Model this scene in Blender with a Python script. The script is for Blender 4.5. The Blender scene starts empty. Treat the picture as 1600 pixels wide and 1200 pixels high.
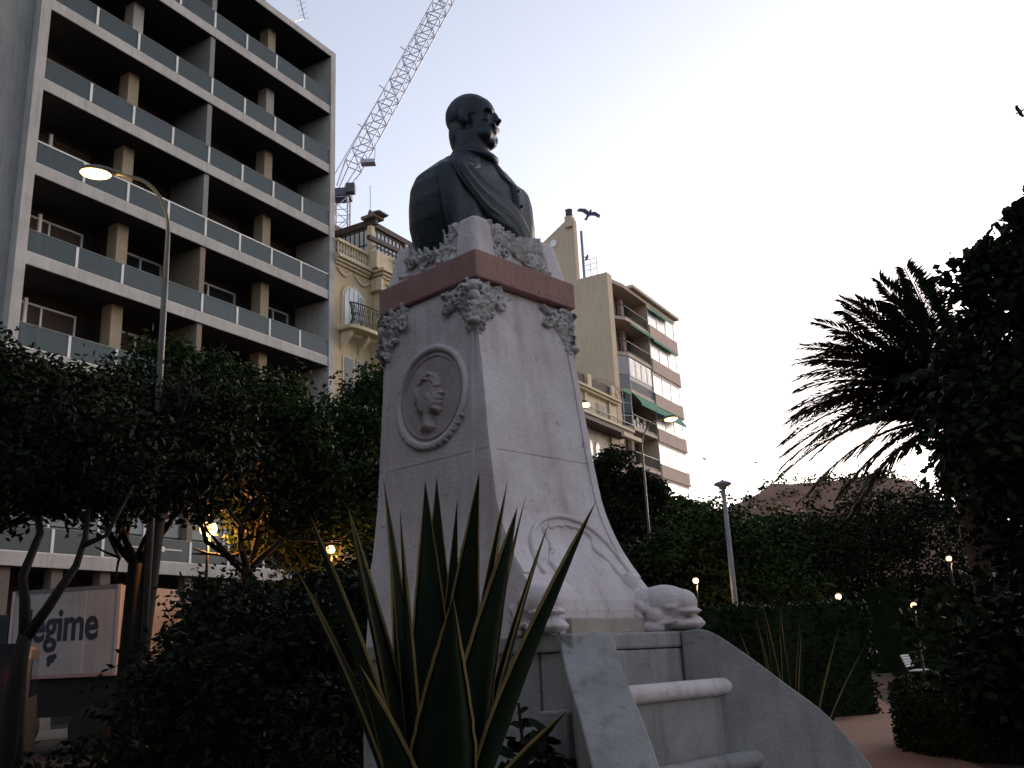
import bpy, bmesh, math, random
import numpy as np
from mathutils import Vector, Matrix
PI = math.pi
SC = bpy.context.scene
COL = SC.collection

# ---------------------------------------------------------------- camera
cam_d = bpy.data.cameras.new('camera')
cam_d.sensor_width = 36.0
cam_d.lens = 1497.0 / 1600.0 * 36.0
cam_d.clip_start = 0.05
cam_d.clip_end = 3000.0
cam = bpy.data.objects.new('camera', cam_d)
COL.objects.link(cam)
cam.matrix_world = (Matrix.Translation((0, 0, 1.55)) @ Matrix.Rotation(math.radians(90 + 15.85), 4, 'X')
                    @ Matrix.Rotation(math.radians(-2.63), 4, 'Z'))
SC.camera = cam

# ---------------------------------------------------------------- sky and sun (dusk, sun low beyond the park on the right)
SUN_EL, SUN_AZ = 4.0, 41.0          # degrees; azimuth from +Y towards +X
world = bpy.data.worlds.new('World')
SC.world = world
world.use_nodes = True
wn = world.node_tree
wn.nodes.clear()
sky = wn.nodes.new('ShaderNodeTexSky')
sky.sky_type = 'NISHITA'
sky.sun_disc = False
sky.sun_elevation = math.radians(SUN_EL)
sky.sun_rotation = math.radians(SUN_AZ)
sky.altitude = 0
sky.air_density = 1.0
sky.dust_density = 3.0
sky.ozone_density = 2.0
bg = wn.nodes.new('ShaderNodeBackground')
bg.inputs['Strength'].default_value = 0.15
wo = wn.nodes.new('ShaderNodeOutputWorld')
veil = wn.nodes.new('ShaderNodeHueSaturation')      # thin high veil of cloud: the whole sky is paler
veil.inputs['Saturation'].default_value = 0.46
wn.links.new(sky.outputs[0], veil.inputs['Color'])
tint = wn.nodes.new('ShaderNodeMix'); tint.data_type = 'RGBA'; tint.blend_type = 'MULTIPLY'; tint.inputs[0].default_value = 1.0
tint.inputs[7].default_value = (1.0, 0.955, 1.0, 1)
wn.links.new(veil.outputs[0], tint.inputs[6])
wn.links.new(tint.outputs[2], bg.inputs[0])
wn.links.new(bg.outputs[0], wo.inputs[0])

sun_d = bpy.data.lights.new('sun', 'SUN')
sun_d.energy = 0.3
sun_d.angle = math.radians(12)
sun_d.color = (1.0, 0.86, 0.74)
sun = bpy.data.objects.new('sun', sun_d)
COL.objects.link(sun)
_az, _el = math.radians(SUN_AZ), math.radians(SUN_EL)
sun.rotation_euler = Vector((math.sin(_az) * math.cos(_el), math.cos(_az) * math.cos(_el), math.sin(_el))).to_track_quat('Z', 'Y').to_euler()

vs = SC.view_settings
vs.view_transform = 'Standard'
vs.look = 'None'
vs.gamma = 1.0
vs.use_curve_mapping = False
vs.exposure = 2.3

# ---------------------------------------------------------------- materials
MATS = {}
def mat(name, c, rough=0.8, c2=None, scale=3.0, bump=0.0, bscale=30.0, metal=0.0, streak=0.0, spec=0.3, detail=6.0, contrast=(0.35, 0.65), emit=None, alpha=None, trans=0.0, dist=0.02):
    if name in MATS: return MATS[name]
    m = bpy.data.materials.new(name); m.use_nodes = True
    nt = m.node_tree; N = nt.nodes; L = nt.links
    b = N['Principled BSDF']
    b.inputs['Base Color'].default_value = (*c, 1)
    b.inputs['Roughness'].default_value = rough
    b.inputs['Metallic'].default_value = metal
    b.inputs['Specular IOR Level'].default_value = spec
    if trans: b.inputs['Transmission Weight'].default_value = trans
    if emit:
        b.inputs['Emission Color'].default_value = (*emit[0], 1); b.inputs['Emission Strength'].default_value = emit[1]
    geo = N.new('ShaderNodeNewGeometry')
    if c2 is not None:
        no = N.new('ShaderNodeTexNoise'); no.inputs['Scale'].default_value = scale; no.inputs['Detail'].default_value = detail; no.inputs['Roughness'].default_value = 0.65
        L.new(geo.outputs['Position'], no.inputs['Vector'])
        r = N.new('ShaderNodeMapRange'); r.inputs[1].default_value = contrast[0]; r.inputs[2].default_value = contrast[1]
        L.new(no.outputs['Fac'], r.inputs[0])
        mx = N.new('ShaderNodeMix'); mx.data_type = 'RGBA'
        mx.inputs[6].default_value = (*c, 1); mx.inputs[7].default_value = (*c2, 1)
        L.new(r.outputs[0], mx.inputs[0])
        out = mx.outputs[2]
        if streak:
            mp = N.new('ShaderNodeMapping'); mp.inputs['Scale'].default_value = (9, 9, 0.7)
            L.new(geo.outputs['Position'], mp.inputs[0])
            n2 = N.new('ShaderNodeTexNoise'); n2.inputs['Scale'].default_value = 1.0; n2.inputs['Detail'].default_value = 5
            L.new(mp.outputs[0], n2.inputs['Vector'])
            r2 = N.new('ShaderNodeMapRange'); r2.inputs[1].default_value = 0.5; r2.inputs[2].default_value = 0.75; r2.inputs[4].default_value = streak
            L.new(n2.outputs['Fac'], r2.inputs[0])
            m2 = N.new('ShaderNodeMix'); m2.data_type = 'RGBA'; m2.blend_type = 'MULTIPLY'
            m2.inputs[7].default_value = (0.38, 0.34, 0.31, 1)
            L.new(r2.outputs[0], m2.inputs[0]); L.new(out, m2.inputs[6]); out = m2.outputs[2]
        L.new(out, b.inputs['Base Color'])
    if bump:
        nb = N.new('ShaderNodeTexNoise'); nb.inputs['Scale'].default_value = bscale; nb.inputs['Detail'].default_value = 8
        L.new(geo.outputs['Position'], nb.inputs['Vector'])
        bp = N.new('ShaderNodeBump'); bp.inputs['Strength'].default_value = bump; bp.inputs['Distance'].default_value = dist
        L.new(nb.outputs['Fac'], bp.inputs['Height']); L.new(bp.outputs[0], b.inputs['Normal'])
    MATS[name] = m
    return m

def pit_stone(name, c, c2, dark, pit=0.5, scale=2.2, streak=0.35):
    """weathered limestone: broad tone patches, dirt streaks, dark lichen pits, rough relief"""
    m = mat(name, c, 0.88, c2, scale, 0.35, 45, streak=streak)
    nt = m.node_tree; N = nt.nodes; L = nt.links
    b = N['Principled BSDF']
    src = b.inputs['Base Color'].links[0].from_socket
    geo = [n for n in N if n.type == 'NEW_GEOMETRY'][0]
    n = N.new('ShaderNodeTexNoise'); n.inputs['Scale'].default_value = 17; n.inputs['Detail'].default_value = 4; n.inputs['Distortion'].default_value = 1.2
    L.new(geo.outputs['Position'], n.inputs['Vector'])
    r = N.new('ShaderNodeMapRange'); r.inputs[1].default_value = 0.64; r.inputs[2].default_value = 0.72; r.inputs[4].default_value = pit
    L.new(n.outputs['Fac'], r.inputs[0])
    mx = N.new('ShaderNodeMix'); mx.data_type = 'RGBA'; mx.inputs[7].default_value = (*dark, 1)
    L.new(r.outputs[0], mx.inputs[0]); L.new(src, mx.inputs[6]); L.new(mx.outputs[2], b.inputs['Base Color'])
    # fine crackle lines
    v = N.new('ShaderNodeTexVoronoi'); v.feature = 'DISTANCE_TO_EDGE'; v.inputs['Scale'].default_value = 1.3
    nd = N.new('ShaderNodeTexNoise'); nd.inputs['Scale'].default_value = 3.5; nd.inputs['Detail'].default_value = 6
    L.new(geo.outputs['Position'], nd.inputs['Vector'])
    va = N.new('ShaderNodeVectorMath'); va.operation = 'MULTIPLY_ADD'; va.inputs[1].default_value = (0.55, 0.55, 0.55)
    L.new(nd.outputs['Color'], va.inputs[0]); L.new(geo.outputs['Position'], va.inputs[2]); L.new(va.outputs[0], v.inputs['Vector'])
    rc = N.new('ShaderNodeMapRange'); rc.inputs[1].default_value = 0.0; rc.inputs[2].default_value = 0.006; rc.inputs[3].default_value = 0.22; rc.inputs[4].default_value = 0.0
    L.new(v.outputs['Distance'], rc.inputs[0])
    mc = N.new('ShaderNodeMix'); mc.data_type = 'RGBA'; mc.inputs[7].default_value = (*dark, 1)
    L.new(rc.outputs[0], mc.inputs[0]); L.new(mx.outputs[2], mc.inputs[6]); L.new(mc.outputs[2], b.inputs['Base Color'])
    return m

STONE = pit_stone('pale_stone', (0.68, 0.61, 0.61), (0.54, 0.46, 0.455), (0.14, 0.11, 0.10))
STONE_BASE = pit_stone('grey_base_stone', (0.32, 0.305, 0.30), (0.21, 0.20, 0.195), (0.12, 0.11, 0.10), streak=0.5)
CARVED = pit_stone('carved_stone', (0.56, 0.53, 0.51), (0.40, 0.37, 0.35), (0.09, 0.08, 0.075), 0.8, 6.0)
PINK = pit_stone('red_marble', (0.37, 0.205, 0.175), (0.29, 0.16, 0.14), (0.10, 0.06, 0.05), 0.6, 5.0, 0.2)
RELIEF = pit_stone('medallion_stone', (0.45, 0.385, 0.37), (0.36, 0.30, 0.29), (0.15, 0.12, 0.11), 0.4, 5.0)
BRONZE = mat('dark_bronze', (0.011, 0.016, 0.024), 0.45, (0.022, 0.031, 0.036), 7.0, 0.25, 40, metal=0.35, spec=0.4)
CONC = mat('light_concrete', (0.45, 0.44, 0.42), 0.85, (0.36, 0.35, 0.335), 1.2, 0.1, 12, streak=0.35)
CONC_GREY = mat('grey_render', (0.30, 0.30, 0.29), 0.9, (0.24, 0.24, 0.235), 0.9, 0.15, 8, streak=0.3)
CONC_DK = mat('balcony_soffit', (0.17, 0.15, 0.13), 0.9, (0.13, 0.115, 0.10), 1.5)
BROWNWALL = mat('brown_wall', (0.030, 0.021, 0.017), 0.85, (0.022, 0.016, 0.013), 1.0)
TANCOL = mat('tan_column', (0.36, 0.30, 0.21), 0.8, (0.30, 0.25, 0.175), 1.5)
SHUTTER = mat('brown_shutter', (0.075, 0.045, 0.033), 0.6, (0.06, 0.037, 0.028), 2)
WHITEP = mat('white_paint', (0.72, 0.71, 0.68), 0.5, (0.62, 0.61, 0.58), 2)
ALU = mat('aluminium', (0.62, 0.62, 0.60), 0.4, metal=0.3)
BLACKM = mat('black_iron', (0.03, 0.03, 0.032), 0.5, metal=0.3)
DKGLASS = mat('dark_glass', (0.02, 0.025, 0.03), 0.08, spec=0.6)
BLUEGLASS = mat('bluish_glass', (0.10, 0.13, 0.15), 0.12, spec=0.6)
PALEGLASS = mat('pale_curtained_glass', (0.55, 0.60, 0.63), 0.15, (0.42, 0.47, 0.5), 3, spec=0.6)

def glass_panel():
    m = bpy.data.materials.new('smoked_glass'); m.use_nodes = True
    nt = m.node_tree; N = nt.nodes; L = nt.links; N.clear()
    o = N.new('ShaderNodeOutputMaterial'); t = N.new('ShaderNodeBsdfTransparent'); t.inputs[0].default_value = (0.36, 0.41, 0.40, 1)
    d = N.new('ShaderNodeBsdfDiffuse'); d.inputs[0].default_value = (0.085, 0.105, 0.105, 1)
    g = N.new('ShaderNodeBsdfGlossy'); g.inputs[0].default_value = (0.8, 0.85, 0.88, 1); g.inputs[1].default_value = 0.12
    a = N.new('ShaderNodeMixShader'); a.inputs[0].default_value = 0.55
    f = N.new('ShaderNodeFresnel'); f.inputs[0].default_value = 1.4
    b = N.new('ShaderNodeMixShader')
    L.new(t.outputs[0], a.inputs[1]); L.new(d.outputs[0], a.inputs[2]); L.new(f.outputs[0], b.inputs[0])
    L.new(a.outputs[0], b.inputs[1]); L.new(g.outputs[0], b.inputs[2]); L.new(b.outputs[0], o.inputs[0])
    return m
SMOKE = glass_panel()

# ---------------------------------------------------------------- mesh helpers
class G:
    def __init__(s): s.v = []; s.f = []
    def add(s, vs, fs):
        o = len(s.v); s.v += [tuple(map(float, p)) for p in vs]; s.f += [tuple(o + i for i in f) for f in fs]; return s
    def box(s, x0, y0, z0, x1, y1, z1):
        return s.add([(x0,y0,z0),(x1,y0,z0),(x1,y1,z0),(x0,y1,z0),(x0,y0,z1),(x1,y0,z1),(x1,y1,z1),(x0,y1,z1)],
                     [(0,3,2,1),(4,5,6,7),(0,1,5,4),(1,2,6,5),(2,3,7,6),(3,0,4,7)])
    def bar(s, a, b, w, h=None, up=(0,0,1)):
        a, b = Vector(a), Vector(b); h = h or w
        d = (b - a).normalized(); u = Vector(up)
        if abs(d.dot(u)) > 0.98: u = Vector((1,0,0))
        x = d.cross(u).normalized(); y = x.cross(d).normalized()
        vs = []
        for p in (a, b):
            for sx, sy in ((-1,-1),(1,-1),(1,1),(-1,1)): vs.append(p + x*sx*w/2 + y*sy*h/2)
        return s.add(vs, [(0,1,2,3),(7,6,5,4),(0,4,5,1),(1,5,6,2),(2,6,7,3),(3,7,4,0)])
    def prism(s, poly, ext, off=(0,0,0)):
        """poly: list of 3D points, extruded by vector ext"""
        n = len(poly); e = Vector(ext); o = Vector(off)
        a = [Vector(p) + o for p in poly]; b = [p + e for p in a]
        return s.add(a + b, [tuple(range(n))[::-1], tuple(range(n, 2*n))] + [(i, (i+1) % n, n + (i+1) % n, n + i) for i in range(n)])
    def tube(s, pts, r, n=8, cap=True):
        pts = [Vector(p) for p in pts]; m = len(pts)
        rs = r if isinstance(r, (list, tuple)) else [r]*m
        vs = []; ref = Vector((0,0,1)); px = None
        for i, p in enumerate(pts):
            d = (pts[min(i+1, m-1)] - pts[max(i-1, 0)]).normalized()
            if px is None:
                u = ref if abs(d.dot(ref)) < 0.95 else Vector((1,0,0))
                px = d.cross(u).normalized()
            else:
                px = (px - d*px.dot(d)).normalized()
            y = d.cross(px)
            for k in range(n):
                t = 2*PI*k/n; vs.append(p + (px*math.cos(t) + y*math.sin(t))*rs[i])
        fs = [(i*n+k, i*n+(k+1) % n, (i+1)*n+(k+1) % n, (i+1)*n+k) for i in range(m-1) for k in range(n)]
        if cap: fs += [tuple(range(n))[::-1], tuple((m-1)*n + k for k in range(n))]
        return s.add(vs, fs)
    def lathe(s, prof, n=16, c=(0,0,0)):
        vs = [(c[0]+r*math.cos(2*PI*k/n), c[1]+r*math.sin(2*PI*k/n), c[2]+z) for r, z in prof for k in range(n)]
        m = len(prof)
        fs = [(i*n+k, i*n+(k+1) % n, (i+1)*n+(k+1) % n, (i+1)*n+k) for i in range(m-1) for k in range(n)]
        fs += [tuple(range(n))[::-1], tuple((m-1)*n + k for k in range(n))]
        return s.add(vs, fs)
    def ell(s, c, r, n=14, m=9, M=None):
        vs = []; 
        for i in range(1, m):
            a = PI*i/m
            for k in range(n):
                t = 2*PI*k/n; vs.append(Vector((r[0]*math.sin(a)*math.cos(t), r[1]*math.sin(a)*math.sin(t), r[2]*math.cos(a))))
        vs += [Vector((0,0,r[2])), Vector((0,0,-r[2]))]
        if M is not None: vs = [M @ v for v in vs]
        vs = [v + Vector(c) for v in vs]
        fs = [(i*n+k, (i+1)*n+k, (i+1)*n+(k+1) % n, i*n+(k+1) % n) for i in range(m-2) for k in range(n)]
        T, B = (m-1)*n, (m-1)*n+1
        fs += [(T, k, (k+1) % n) for k in range(n)] + [(B, (m-2)*n+(k+1) % n, (m-2)*n+k) for k in range(n)]
        return s.add(vs, fs)
    def loft(s, rings, caps=True):
        n = len(rings[0]); vs = [p for r in rings for p in r]; m = len(rings)
        fs = [(i*n+k, i*n+(k+1) % n, (i+1)*n+(k+1) % n, (i+1)*n+k) for i in range(m-1) for k in range(n)]
        if caps: fs += [tuple(range(n))[::-1], tuple((m-1)*n+k for k in range(n))]
        return s.add(vs, fs)
    def xf(s, M):
        s.v = [tuple(M @ Vector(p)) for p in s.v]; return s
    def mesh(s, name):
        me = bpy.data.meshes.new(name); me.from_pydata(s.v, [], s.f); me.update(); return me
    def build(s, name, m, parent=None, smooth=False, bevel=0, fix=True):
        me = s.mesh(name)
        if fix:
            bm = bmesh.new(); bm.from_mesh(me); bmesh.ops.recalc_face_normals(bm, faces=bm.faces); bm.to_mesh(me); bm.free()
        return obj(name, me, m, parent, smooth, bevel)

def obj(name, me, m, parent=None, smooth=False, bevel=0):
    if m is not None and not me.materials: me.materials.append(m)
    if smooth: me.polygons.foreach_set('use_smooth', [True]*len(me.polygons))
    o = bpy.data.objects.new(name, me); COL.objects.link(o)
    if parent is not None: o.parent = parent
    if bevel:
        b = o.modifiers.new('bevel', 'BEVEL'); b.width = bevel; b.segments = 2; b.limit_method = 'ANGLE'; b.angle_limit = math.radians(40)
    return o

def tag(o, label=None, cat=None, group=None, kind=None):
    if label: o['label'] = label
    if cat: o['category'] = cat
    if group: o['group'] = group
    if kind: o['kind'] = kind
    return o

def thing(name, label, cat, loc=(0,0,0), rz=0.0, group=None):
    o = bpy.data.objects.new(name, None); COL.objects.link(o)
    o.location = loc; o.rotation_euler = (0, 0, rz); o.empty_display_size = 0.2
    return tag(o, label, cat, group)

def inst(o, parent, loc=(0,0,0), rot=(0,0,0), scale=(1,1,1), name=None):
    c = o.copy(); COL.objects.link(c); c.parent = parent; c.location = loc; c.rotation_euler = rot; c.scale = scale
    return c

def fused(g, name, m, parent, voxel, smooth_it=6, factor=0.5):
    """fuse overlapping shapes into one continuous surface"""
    me = g.mesh(name + '_raw'); tmp = bpy.data.objects.new(name + '_raw', me); COL.objects.link(tmp)
    r = tmp.modifiers.new('r', 'REMESH'); r.mode = 'VOXEL'; r.voxel_size = voxel
    if smooth_it:
        sm = tmp.modifiers.new('s', 'SMOOTH'); sm.iterations = smooth_it; sm.factor = factor
    dg = bpy.context.evaluated_depsgraph_get()
    out = bpy.data.meshes.new_from_object(tmp.evaluated_get(dg))
    bpy.data.objects.remove(tmp); bpy.data.meshes.remove(me)
    out.name = name
    return obj(name, out, m, parent, True)

def npmesh(name, V, k):
    """V: (n*k,3) vertices, every k consecutive ones a face"""
    n = len(V)//k
    me = bpy.data.meshes.new(name)
    me.vertices.add(len(V)); me.vertices.foreach_set('co', np.asarray(V, np.float32).ravel())
    me.loops.add(n*k); me.loops.foreach_set('vertex_index', np.arange(n*k, dtype=np.int32))
    me.polygons.add(n); me.polygons.foreach_set('loop_start', np.arange(0, n*k, k, dtype=np.int32)); me.polygons.foreach_set('loop_total', np.full(n, k, np.int32))
    me.update(); me.validate()
    return me

def leaf_quads(P, L, W, rng, droop=0.3, up=None):
    """rhombic leaves at points P (n,3)"""
    n = len(P)
    d = rng.normal(size=(n,3)); d[:,2] = d[:,2]*0.6 - droop
    if up is not None: d += up
    d /= np.linalg.norm(d, axis=1)[:,None]
    a = rng.normal(size=(n,3)); x = np.cross(d, a); x /= np.linalg.norm(x, axis=1)[:,None]
    l = (L*rng.uniform(0.6, 1.25, n))[:,None]; w = (W*rng.uniform(0.7, 1.2, n))[:,None]
    nrm = np.cross(d, x)
    V = np.stack([P, P + d*l*0.45 + x*w*0.5 + nrm*w*0.12, P + d*l, P + d*l*0.45 - x*w*0.5 + nrm*w*0.12], 1)
    return V.reshape(-1,3)

def crown_points(rng, blobs, n, clump=0.28, nclump=70, shell=0.72):
    """points in leafy clumps spread over ellipsoids (cx,cy,cz,rx,ry,rz)"""
    out = []; vol = np.array([b[3]*b[4]*b[5] for b in blobs])**0.67; vol = vol/vol.sum()
    for b, s in zip(blobs, vol):
        k = max(8, int(nclump*s)); c = np.array(b[:3]); r = np.array(b[3:])
        u = rng.normal(size=(k,3)); u /= np.linalg.norm(u, axis=1)[:,None]
        u *= (rng.uniform(shell**3, 1.0, k)**(1/3))[:,None]*rng.uniform(0.88, 1.1, k)[:,None]
        cc = c + u*r
        m = int(n*s); idx = rng.integers(0, k, m)
        sz = clump*r.mean()*rng.uniform(0.6, 1.3, k)
        p = cc[idx] + np.clip(rng.normal(size=(m,3)), -1.7, 1.7)*sz[idx][:,None]*np.array([0.75, 0.75, 0.6])
        q = rng.normal(size=(m//4,3)); q /= np.linalg.norm(q, axis=1)[:,None]
        q = c + q*r*(rng.uniform(0, 0.8, m//4)**0.4)[:,None]
        out += [p, q]
    return np.concatenate(out)

def leafmat(name, c, c2, rough=0.6, scale=1.2):
    return mat(name, c, rough, c2, scale, spec=0.05, contrast=(0.4, 0.6))
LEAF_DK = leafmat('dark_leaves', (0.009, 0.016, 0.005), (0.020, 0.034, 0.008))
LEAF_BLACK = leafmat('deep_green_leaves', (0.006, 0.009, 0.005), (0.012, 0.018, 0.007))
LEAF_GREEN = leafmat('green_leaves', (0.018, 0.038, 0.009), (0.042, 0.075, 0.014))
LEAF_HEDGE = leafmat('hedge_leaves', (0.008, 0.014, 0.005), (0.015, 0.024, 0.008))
BARK = mat('bark', (0.014, 0.010, 0.008), 0.95, (0.008, 0.006, 0.005), 6, 0.5, 25)
SOIL = mat('park_soil', (0.040, 0.026, 0.018), 0.95, (0.028, 0.018, 0.013), 0.8, 0.3, 12)
ASPHALT = mat('asphalt', (0.030, 0.027, 0.025), 0.9, (0.022, 0.020, 0.018), 0.7, 0.2, 40)
PAVING = mat('paving', (0.16, 0.14, 0.12), 0.9, (0.12, 0.105, 0.09), 1.1, 0.2, 30)
PATHM = mat('red_earth_path', (0.20, 0.10, 0.068), 0.95, (0.15, 0.075, 0.05), 0.6, 0.25, 14)
# ================================================================ GROUND
def sheet(name, poly, z, m):
    g = G(); g.add([(x, y, z) for x, y in poly], [tuple(range(len(poly)))])
    return tag(g.build(name, m), kind='structure')
sheet('ground', [(-1500,-1500),(1500,-1500),(1500,1500),(-1500,1500)], 0.0, SOIL)
# street frame: x runs along the house fronts away from us, y is depth into the houses
TH = math.radians(59.9)
O = Vector((-7.59, 37.95, 0))
def st(x, y, z=0.0):
    return Vector((O.x + x*math.cos(TH) - y*math.sin(TH), O.y + x*math.sin(TH) + y*math.cos(TH), z))
def strip(name, x0, x1, y0, y1, z, m):
    return sheet(name, [tuple(st(x, y).xy) for x, y in ((x0,y0),(x1,y0),(x1,y1),(x0,y1))], z, m)
strip('road', -160, 260, -15.5, -3.6, 0.004, ASPHALT)
def kerbed(name, x0, x1, y0, y1, m):
    g = G()
    a = [st(x, y) for x, y in ((x0,y0),(x1,y0),(x1,y1),(x0,y1))]
    g.prism(a, (0,0,0.13))
    return tag(g.build(name, m), kind='structure')
kerbed('house_pavement', -160, 260, -3.6, 0.6, PAVING)
kerbed('park_pavement', -160, 260, -17.5, -15.5, PAVING)
sheet('park_path', [(2.2,4.0),(4.2,4.5),(5.0,9.0),(5.6,13.5),(7.5,20),(10.5,31),(16,40),(30,52),(28,56),(12,46),(8.2,37),(6.2,28),(4.4,16),(3.0,8.0)], 0.012, PATHM)

# ================================================================ MONUMENT
MON = thing('monument', 'tall pale stone pedestal with medallion, red marble band and curved foot', 'monument', (-0.231, 6.731, 0), math.radians(46.75))
# lower base (x: along the front, -y: the front side with the basin)
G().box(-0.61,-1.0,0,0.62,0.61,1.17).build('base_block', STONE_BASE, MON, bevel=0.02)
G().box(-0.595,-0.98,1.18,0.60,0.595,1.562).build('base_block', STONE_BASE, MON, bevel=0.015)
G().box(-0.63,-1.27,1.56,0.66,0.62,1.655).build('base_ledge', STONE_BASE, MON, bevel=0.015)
def wing(name, outer, inward, t=0.27):
    g = G(); ov = [Vector(p) for p in outer]
    # smooth the profile with a Catmull-Rom subdivision
    pts = []
    for i in range(len(ov)-1):
        p0, p1, p2, p3 = ov[max(i-1,0)], ov[i], ov[i+1], ov[min(i+2, len(ov)-1)]
        for k in range(5):
            u = k/5
            pts.append(0.5*((2*p1) + (p2-p0)*u + (2*p0-5*p1+4*p2-p3)*u*u + (3*p1-p0-3*p2+p3)*u**3))
    pts.append(ov[-1])
    inn = Vector(inward)*t
    n = len(pts)
    A = pts; B = [p + inn for p in pts]; A0 = [Vector((p.x, p.y, 0)) for p in A]; B0 = [Vector((p.x, p.y, 0)) for p in B]
    vs = A + B + A0 + B0; fs = []
    for i in range(n-1):
        fs += [(i, i+1, n+i+1, n+i), (2*n+i, 2*n+i+1, i+1, i), (n+i, n+i+1, 3*n+i+1, 3*n+i)]
    fs += [(0, n, 3*n, 2*n), (n-1, 2*n-1, 4*n-1, 3*n-1)]
    g.add(vs, fs)
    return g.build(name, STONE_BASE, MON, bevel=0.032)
wing('basin_wing', [(0.60,-1.10,1.652),(0.685,-1.239,1.650),(0.826,-1.395,1.508),(0.975,-1.561,1.323),(1.121,-1.723,1.140),(1.234,-1.849,0.926),(1.288,-1.909,0.793),(1.36,-1.99,0.5),(1.40,-2.04,0.15)], (-0.743,-0.669,0))
wing('basin_wing', [(-0.50,-1.03,1.652),(-0.60,-1.15,1.650),(-0.717,-1.275,1.523),(-0.856,-1.429,1.397),(-1.052,-1.646,1.258),(-1.265,-1.883,1.062),(-1.40,-2.03,0.86),(-1.50,-2.14,0.5),(-1.55,-2.20,0.15)], (0.743,-0.669,0), 0.30)
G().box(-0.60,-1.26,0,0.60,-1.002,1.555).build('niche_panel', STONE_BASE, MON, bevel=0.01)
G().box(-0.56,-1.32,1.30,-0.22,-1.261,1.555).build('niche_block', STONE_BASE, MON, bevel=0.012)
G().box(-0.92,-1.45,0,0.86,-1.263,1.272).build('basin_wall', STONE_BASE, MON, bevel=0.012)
g = G(); g.tube([(-0.80,-1.455,1.318),(-0.5,-1.455,1.318),(0.3,-1.455,1.318),(0.655,-1.455,1.318),(0.675,-1.455,1.318)], [0.052,0.052,0.052,0.052,0.038], 18)
g.build('basin_rail', STONE, MON, True)
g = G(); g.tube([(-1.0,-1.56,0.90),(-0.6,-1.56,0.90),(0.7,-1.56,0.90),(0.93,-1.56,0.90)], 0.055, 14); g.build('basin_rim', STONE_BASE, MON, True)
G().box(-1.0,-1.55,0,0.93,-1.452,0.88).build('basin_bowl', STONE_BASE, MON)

# shaft: straight back and sides, front sweeps out towards the foot
ZS = [1.655,1.74,1.80,1.86,1.93,2.005,2.10,2.212,2.32,2.44,2.58,2.70,2.83,2.84,2.95,3.19,3.44,3.72,4.02]
YF = [1.02,1.10,1.15,1.13,1.02,0.90,0.82,0.745,0.695,0.648,0.615,0.597,0.578,0.577,0.562,0.538,0.510,0.472,0.452]
YF = [1.00,1.00,1.00,0.985,0.945,0.885,0.815,0.745,0.695,0.648,0.615,0.597,0.578,0.577,0.562,0.538,0.510,0.472,0.452]
def wx(z): return float(np.interp(z, [1.5,2.13,2.3,2.61,3.02,3.3,3.7,4.02], [.60,.572,.556,.533,.518,.507,.495,.487]))
def yf(z): return float(np.interp(z, ZS, YF))
def shaft(name, z0, z1):
    zz = sorted(set([z0, z1] + [z for z in ZS if z0 < z < z1] + [z0 + (z1-z0)*i/14 for i in range(15)]))
    rings = []
    for z in zz:
        w, y = wx(z), yf(z)
        rings.append([(-w,-y,z),(w,-y,z),(w,w,z),(-w,w,z)])
    return G().loft(rings).build(name, STONE, MON, bevel=0.005)
shaft('shaft_block', 1.60, 2.829); shaft('shaft_block', 2.831, 4.018)
# corner strips standing proud at both edges of the front and the side faces
def facestrip(x0, x1, z0, z1, lift, name, m=STONE):
    rings = []
    for i in range(20):
        z = z0 + (z1-z0)*i/19; k = wx(z)/0.5; y = yf(z)
        rings.append([(x0*k,-y-lift,z),(x1*k,-y-lift,z),(x1*k,-y+0.01,z),(x0*k,-y+0.01,z)])
    return G().loft(rings).build(name, m, MON, bevel=0.003)
facestrip(-0.497,-0.435,2.02,3.76,0.011,'corner_strip'); facestrip(0.435,0.497,2.02,3.76,0.011,'corner_strip')
# side panel border strips (left face)
def sidestrip(a, b, z0, z1, lift):
    rings = []
    for i in range(16):
        z = z0 + (z1-z0)*i/15; w = wx(z)
        rings.append([(-w-lift,a,z),(-w-lift,b,z),(-w+0.01,b,z),(-w+0.01,a,z)])
    return G().loft(rings).build('corner_strip', STONE, MON, bevel=0.003)
sidestrip(-0.455,-0.425,2.45,3.74,0.009); sidestrip(0.44,0.47,2.45,3.70,0.009)

# red marble band and carved crown block
G().box(-0.52,-0.52,4.022,0.52,0.52,4.226).build('marble_band', PINK, MON, bevel=0.012)
def frustum(g, x0,y0,x1,y1,z0,X0,Y0,X1,Y1,z1):
    return g.add([(x0,y0,z0),(x1,y0,z0),(x1,y1,z0),(x0,y1,z0),(X0,Y0,z1),(X1,Y0,z1),(X1,Y1,z1),(X0,Y1,z1)],
                 [(0,3,2,1),(4,5,6,7),(0,1,5,4),(1,2,6,5),(2,3,7,6),(3,0,4,7)])
frustum(G(), -0.45,-0.45,0.45,0.45,4.229,-0.41,-0.41,0.41,0.41,4.49).build('crown_block', CARVED, MON)
rng = np.random.default_rng(5)
for sx in (-1,1):
    for sy in (-1,1):
        z0, z1 = 4.228, 4.545
        rings = []
        for z, w, s in ((z0,0.482,0.20),(z0+0.10,0.468,0.19),(z1-0.03,0.432,0.17),(z1,0.422,0.155)):
            c = 0.025
            rings.append([(sx*(w-s),sy*w,z),(sx*(w-c),sy*w,z),(sx*w,sy*(w-c),z),(sx*w,sy*(w-s),z),(sx*(w-s),sy*(w-s),z)])
        G().loft(rings).build('corner_post', STONE, MON, bevel=0.02)

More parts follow.
